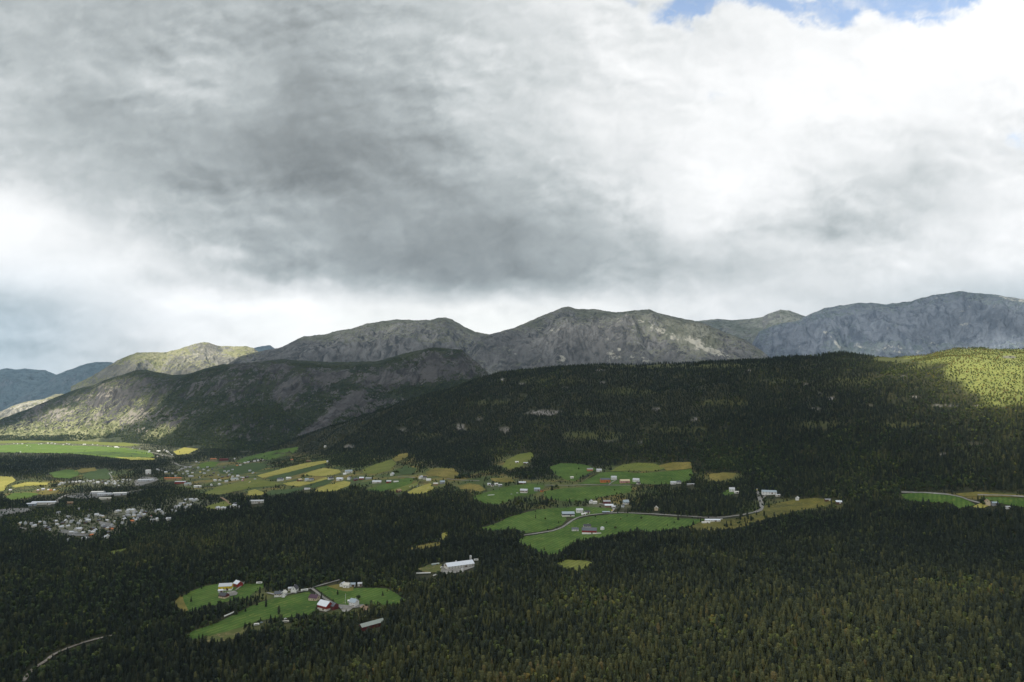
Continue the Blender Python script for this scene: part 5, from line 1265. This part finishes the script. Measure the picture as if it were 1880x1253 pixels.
    for leafy in (False, True):
        idx = np.where(is_leaf == leafy)[0]; idx = idx[np.argsort(-vis[idx])][:300]
        single[idx] = True
        roots = {}
        for i in idx:
            k = int(ks[i])
            if k not in roots:
                e = empty("birch_tree" if leafy else "spruce_tree"); cm = (lprotos if leafy else sprotos)[k].data
                c = bpy.data.objects.new("crown", cm); col.objects.link(c); c.parent = e
                tr = trunk_part(.6 if leafy else .9, .014).mesh("trunk", birchbark if leafy else bark, e)
                roots[k] = e; o = e
            else:
                o = copy_tree(roots[k])
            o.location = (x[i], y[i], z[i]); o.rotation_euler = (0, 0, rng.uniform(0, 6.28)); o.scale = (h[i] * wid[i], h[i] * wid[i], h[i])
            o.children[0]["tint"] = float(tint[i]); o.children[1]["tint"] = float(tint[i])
            zone = ("at the left corner", "one tenth across from the left", "two tenths across", "three tenths across", "four tenths across", "at mid width", "six tenths across", "seven tenths across", "eight tenths across", "nine tenths across", "at the right corner")[int(min(10, max(0, round(u[i] / 188))))]
            q = 0 if tint[i] < .32 else 1 if tint[i] < .5 else 2 if tint[i] < .7 else 3
            if leafy:
                hue = ("dull green", "fresh green", "yellow green", "golden brown")[q]; where = "on the photo's bottom edge" if v[i] > 1130 else "in the nearer forest"
                tag(o, "%s birch %s, %s" % (hue, where, zone), "birch", "%s birches %s, %s" % (hue, where, zone))
            else:
                hue = ("blue black", "dark green", "olive green", "rusty")[q]; size = "tall" if h[i] > 14.5 else "medium" if h[i] > 11.5 else "short"
                tag(o, "%s %s spruce, bottom edge front rows, %s" % (size, hue, zone), "spruce", "%s %s front row spruces, %s" % (size, hue, zone))
    # woods on the lower mountain side
    a, Cd, MX, MY, MZ = MOUNTAINS[0]
    rk = np.array([d.value for d in bpy.data.objects["mountain"].data.attributes["rock"].data]).reshape(MX.shape) if False else None
    me = bpy.data.objects["mountain"].data; buf = np.empty(MX.size, np.float32); me.attributes["rock"].data.foreach_get("value", buf); rk = buf.reshape(MX.shape)
    n, m = MX.shape; N = 110000
    ii = rng.uniform(1, n * .80, N); jj = rng.uniform(1, m - 2, N); i0, j0 = ii.astype(int), jj.astype(int); fi, fj = ii - i0, jj - j0
    def bl(A): return (A[i0, j0] * (1 - fi) + A[i0 + 1, j0] * fi) * (1 - fj) + (A[i0, j0 + 1] * (1 - fi) + A[i0 + 1, j0 + 1] * fi) * fj
    mx, my, mz, mr = bl(MX), bl(MY), bl(MZ), bl(rk)
    hh = ii / (n * .80)
    me.attributes["grass"].data.foreach_get("value", buf); mgr = bl(buf.reshape(MX.shape))
    okm = (mr < .35) & (rng.uniform(0, 1, N) > .85 * mgr * (hh > .12)) & (rng.uniform(0, 1, N) < (1 - .55 * hh)) & (mz > ground_z(mx, my) - 3)
    pu, pv = project(mx, my, mz + 6); i = np.clip((pu + MO).astype(int), 0, MW - 1); j = np.clip(pv.astype(int), 0, MH - 1); okm &= ~KEEP[j, i] & ~HARD[j, i] & (pu > -60)
    mx, my, mz, hh = mx[okm], my[okm], mz[okm], hh[okm]; M = len(mx); print("mountain trees", M)
    ml_ = rng.uniform(0, 1, M) < .55
    mh = rng.uniform(6, 12, M) * (1 - .4 * hh); mk = rng.integers(0, 5, M)
    mt = np.clip(.30 + .3 * fbm(mx / 400, my / 400, 3, 7) + rng.normal(0, .1, M), 0, 1)
    for leafy, protos, nm, label in ((False, sprotos, "spruce_forest", "dark spruce forest covering valley and hill"), (True, lprotos, "birch_wood", "lighter birch and broadleaf trees mixed into the forest")):
        s = (is_leaf == leafy) & ~single; s2 = ml_ == leafy
        pts = np.concatenate([np.stack([x[s], y[s], z[s]], 1), np.stack([mx[s2], my[s2], mz[s2] - .5], 1)])
        H = np.concatenate([h[s], mh[s2]]); Wd = np.concatenate([h[s] * wid[s], mh[s2] * (1.5 if leafy else 1.2)])
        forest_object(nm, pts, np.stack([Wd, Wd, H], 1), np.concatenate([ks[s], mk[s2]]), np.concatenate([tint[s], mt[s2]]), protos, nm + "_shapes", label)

# ------------------------------------------------------------------ put it together
MARKS = {
 "rock": [(1000, 757, 42, 9, 1), (845, 785, 12, 12, .9), (925, 790, 14, 8, .7), (1105, 703, 10, 3, 1), (1035, 712, 12, 3, .9), (923, 698, 5, 4, 1), (958, 705, 9, 4, .9), (1205, 752, 12, 5, .9), (1275, 770, 9, 6, .9), (1480, 707, 6, 4, 1.0),
          (1505, 722, 6, 2.5, 1), (1525, 733, 9, 5, 1), (1497, 752, 14, 6, .8), (1375, 681, 8, 3, 1), (1680, 730, 20, 4, 1), (1735, 745, 34, 3, .9), (1795, 746, 16, 2.5, .7), (1732, 835, 13, 4, 1), (1862, 836, 9, 3, 1), (1730, 877, 12, 3, 1), (1810, 845, 20, 3, .6), (1775, 638, 14, 4, 1),
          (1850, 656, 20, 4, 1), (1700, 644, 12, 3, .8), (1660, 692, 12, 5, .7), (1100, 680, 14, 2.5, .9), (1400, 700, 12, 2, .5), (1120, 810, 20, 3, .6), (1175, 812, 8, 3, .8), (640, 820, 16, 6, .7), (740, 790, 12, 5, .6), (880, 770, 10, 5, .5), (1830, 640, 20, 4, .8), (1600, 745, 10, 2, .5), (1790, 815, 30, 6, .17)],
 "moor": [(1000, 700, 60, 5, .17), (1150, 720, 50, 6, .17), (1330, 740, 60, 7, .17), (1420, 700, 50, 5, .17), (1560, 700, 50, 8, .17), (1250, 790, 60, 6, .17), (1500, 780, 60, 7, .17), (1650, 780, 50, 6, .17), (900, 740, 40, 5, .17), (1080, 760, 40, 5, .17), (780, 800, 30, 5, .17), (1860, 665, 170, 34, .95), (1860, 715, 90, 26, .9), (1760, 650, 90, 14, .8), (1640, 662, 50, 8, .4), (1240, 672, 200, 5, .25), (1090, 800, 60, 8, .25)],  # strong ones also paint hilltop sunlight into the ground colour
 "farm": [(450, 880, 130, 30, 1), (600, 880, 130, 24, 1), (730, 880, 110, 26, 1), (880, 888, 90, 20, .9), (1000, 900, 120, 24, .9), (1120, 905, 110, 20, .7), (1180, 868, 90, 18, .8), (940, 850, 40, 16, .7), (400, 858, 60, 12, .8), (180, 872, 70, 10, .8), (1000, 925, 120, 14, .6),
          (1320, 878, 50, 10, .7), (1780, 912, 120, 8, .8), (520, 1095, 70, 8, .8), (450, 1090, 60, 12, .6), (480, 1150, 80, 10, .5), (660, 1125, 50, 8, .6), (1450, 930, 110, 14, .6), (60, 895, 90, 16, .7), (560, 845, 60, 12, .6), (720, 850, 60, 12, .6)],
 "village": [(150, 965, 110, 24, .8), (260, 940, 60, 16, .8), (350, 925, 60, 12, .7), (400, 868, 90, 30, .75), (200, 886, 70, 9, .7), (580, 880, 90, 12, .5), (700, 880, 60, 14, .5), (950, 890, 60, 10, .6), (1110, 930, 60, 8, .7), (60, 905, 60, 14, .4), (120, 818, 220, 12, .9), (-100, 818, 220, 12, .8), (320, 830, 60, 12, .6)],
}
import time
T0 = time.time()
for a in ((1845, 665, 300, 330), (1760, 652, 130, 200), (1860, 720, 190, 190), (1880, 640, 300, 300), (1690, 655, 170, 200, .9), (1640, 655, 110, 150, .6), (1790, 680, 190, 190, .9), (1880, 748, 80, 110, .8), (1400, 1150, 520, 260, .24), (1700, 1100, 300, 260, .2), (1130, 955, 330, 220, .12),
          (130, 824, 900, 900), (-60, 824, 1000, 900), (10, 888, 230, 330), (260, 836, 260, 360), (345, 826, 170, 260), (45, 905, 120, 160)):
    spot(*a)
build_ground(MARKS); print("ground", time.time() - T0)
build_mountains(); print("mountains", time.time() - T0)
for a in ((110, 770, 420, 420, 1.0), (60, 790, 420, 420, .9), (180, 740, 330, 380, 1.0), (200, 785, 330, 330, .9), (245, 765, 260, 300, .95), (235, 715, 150, 240, .7), (290, 790, 150, 200, .5), (40, 745, 700, 500, 1.0), (10, 800, 500, 400, .8),
          (370, 645, 900, 700, 1.0), (300, 665, 500, 500, .8), (440, 645, 500, 500, .8), (1860, 552, 300, 260, .8), (1190, 600, 800, 450, .45), (1060, 595, 500, 350, .35), (720, 600, 700, 350, .30), (640, 612, 400, 300, .3),
          (1430, 585, 500, 700, .35), (1600, 610, 1300, 1200, .30), (1800, 600, 1200, 1200, .25)): spot_m(*a)
build_sky(); print("sky", time.time() - T0)
build_fields(); print("fields", time.time() - T0)
build_farms(); build_villages(); print("buildings", time.time() - T0)
build_forest(); print("forest", time.time() - T0)
build_haze(-700, 2300)
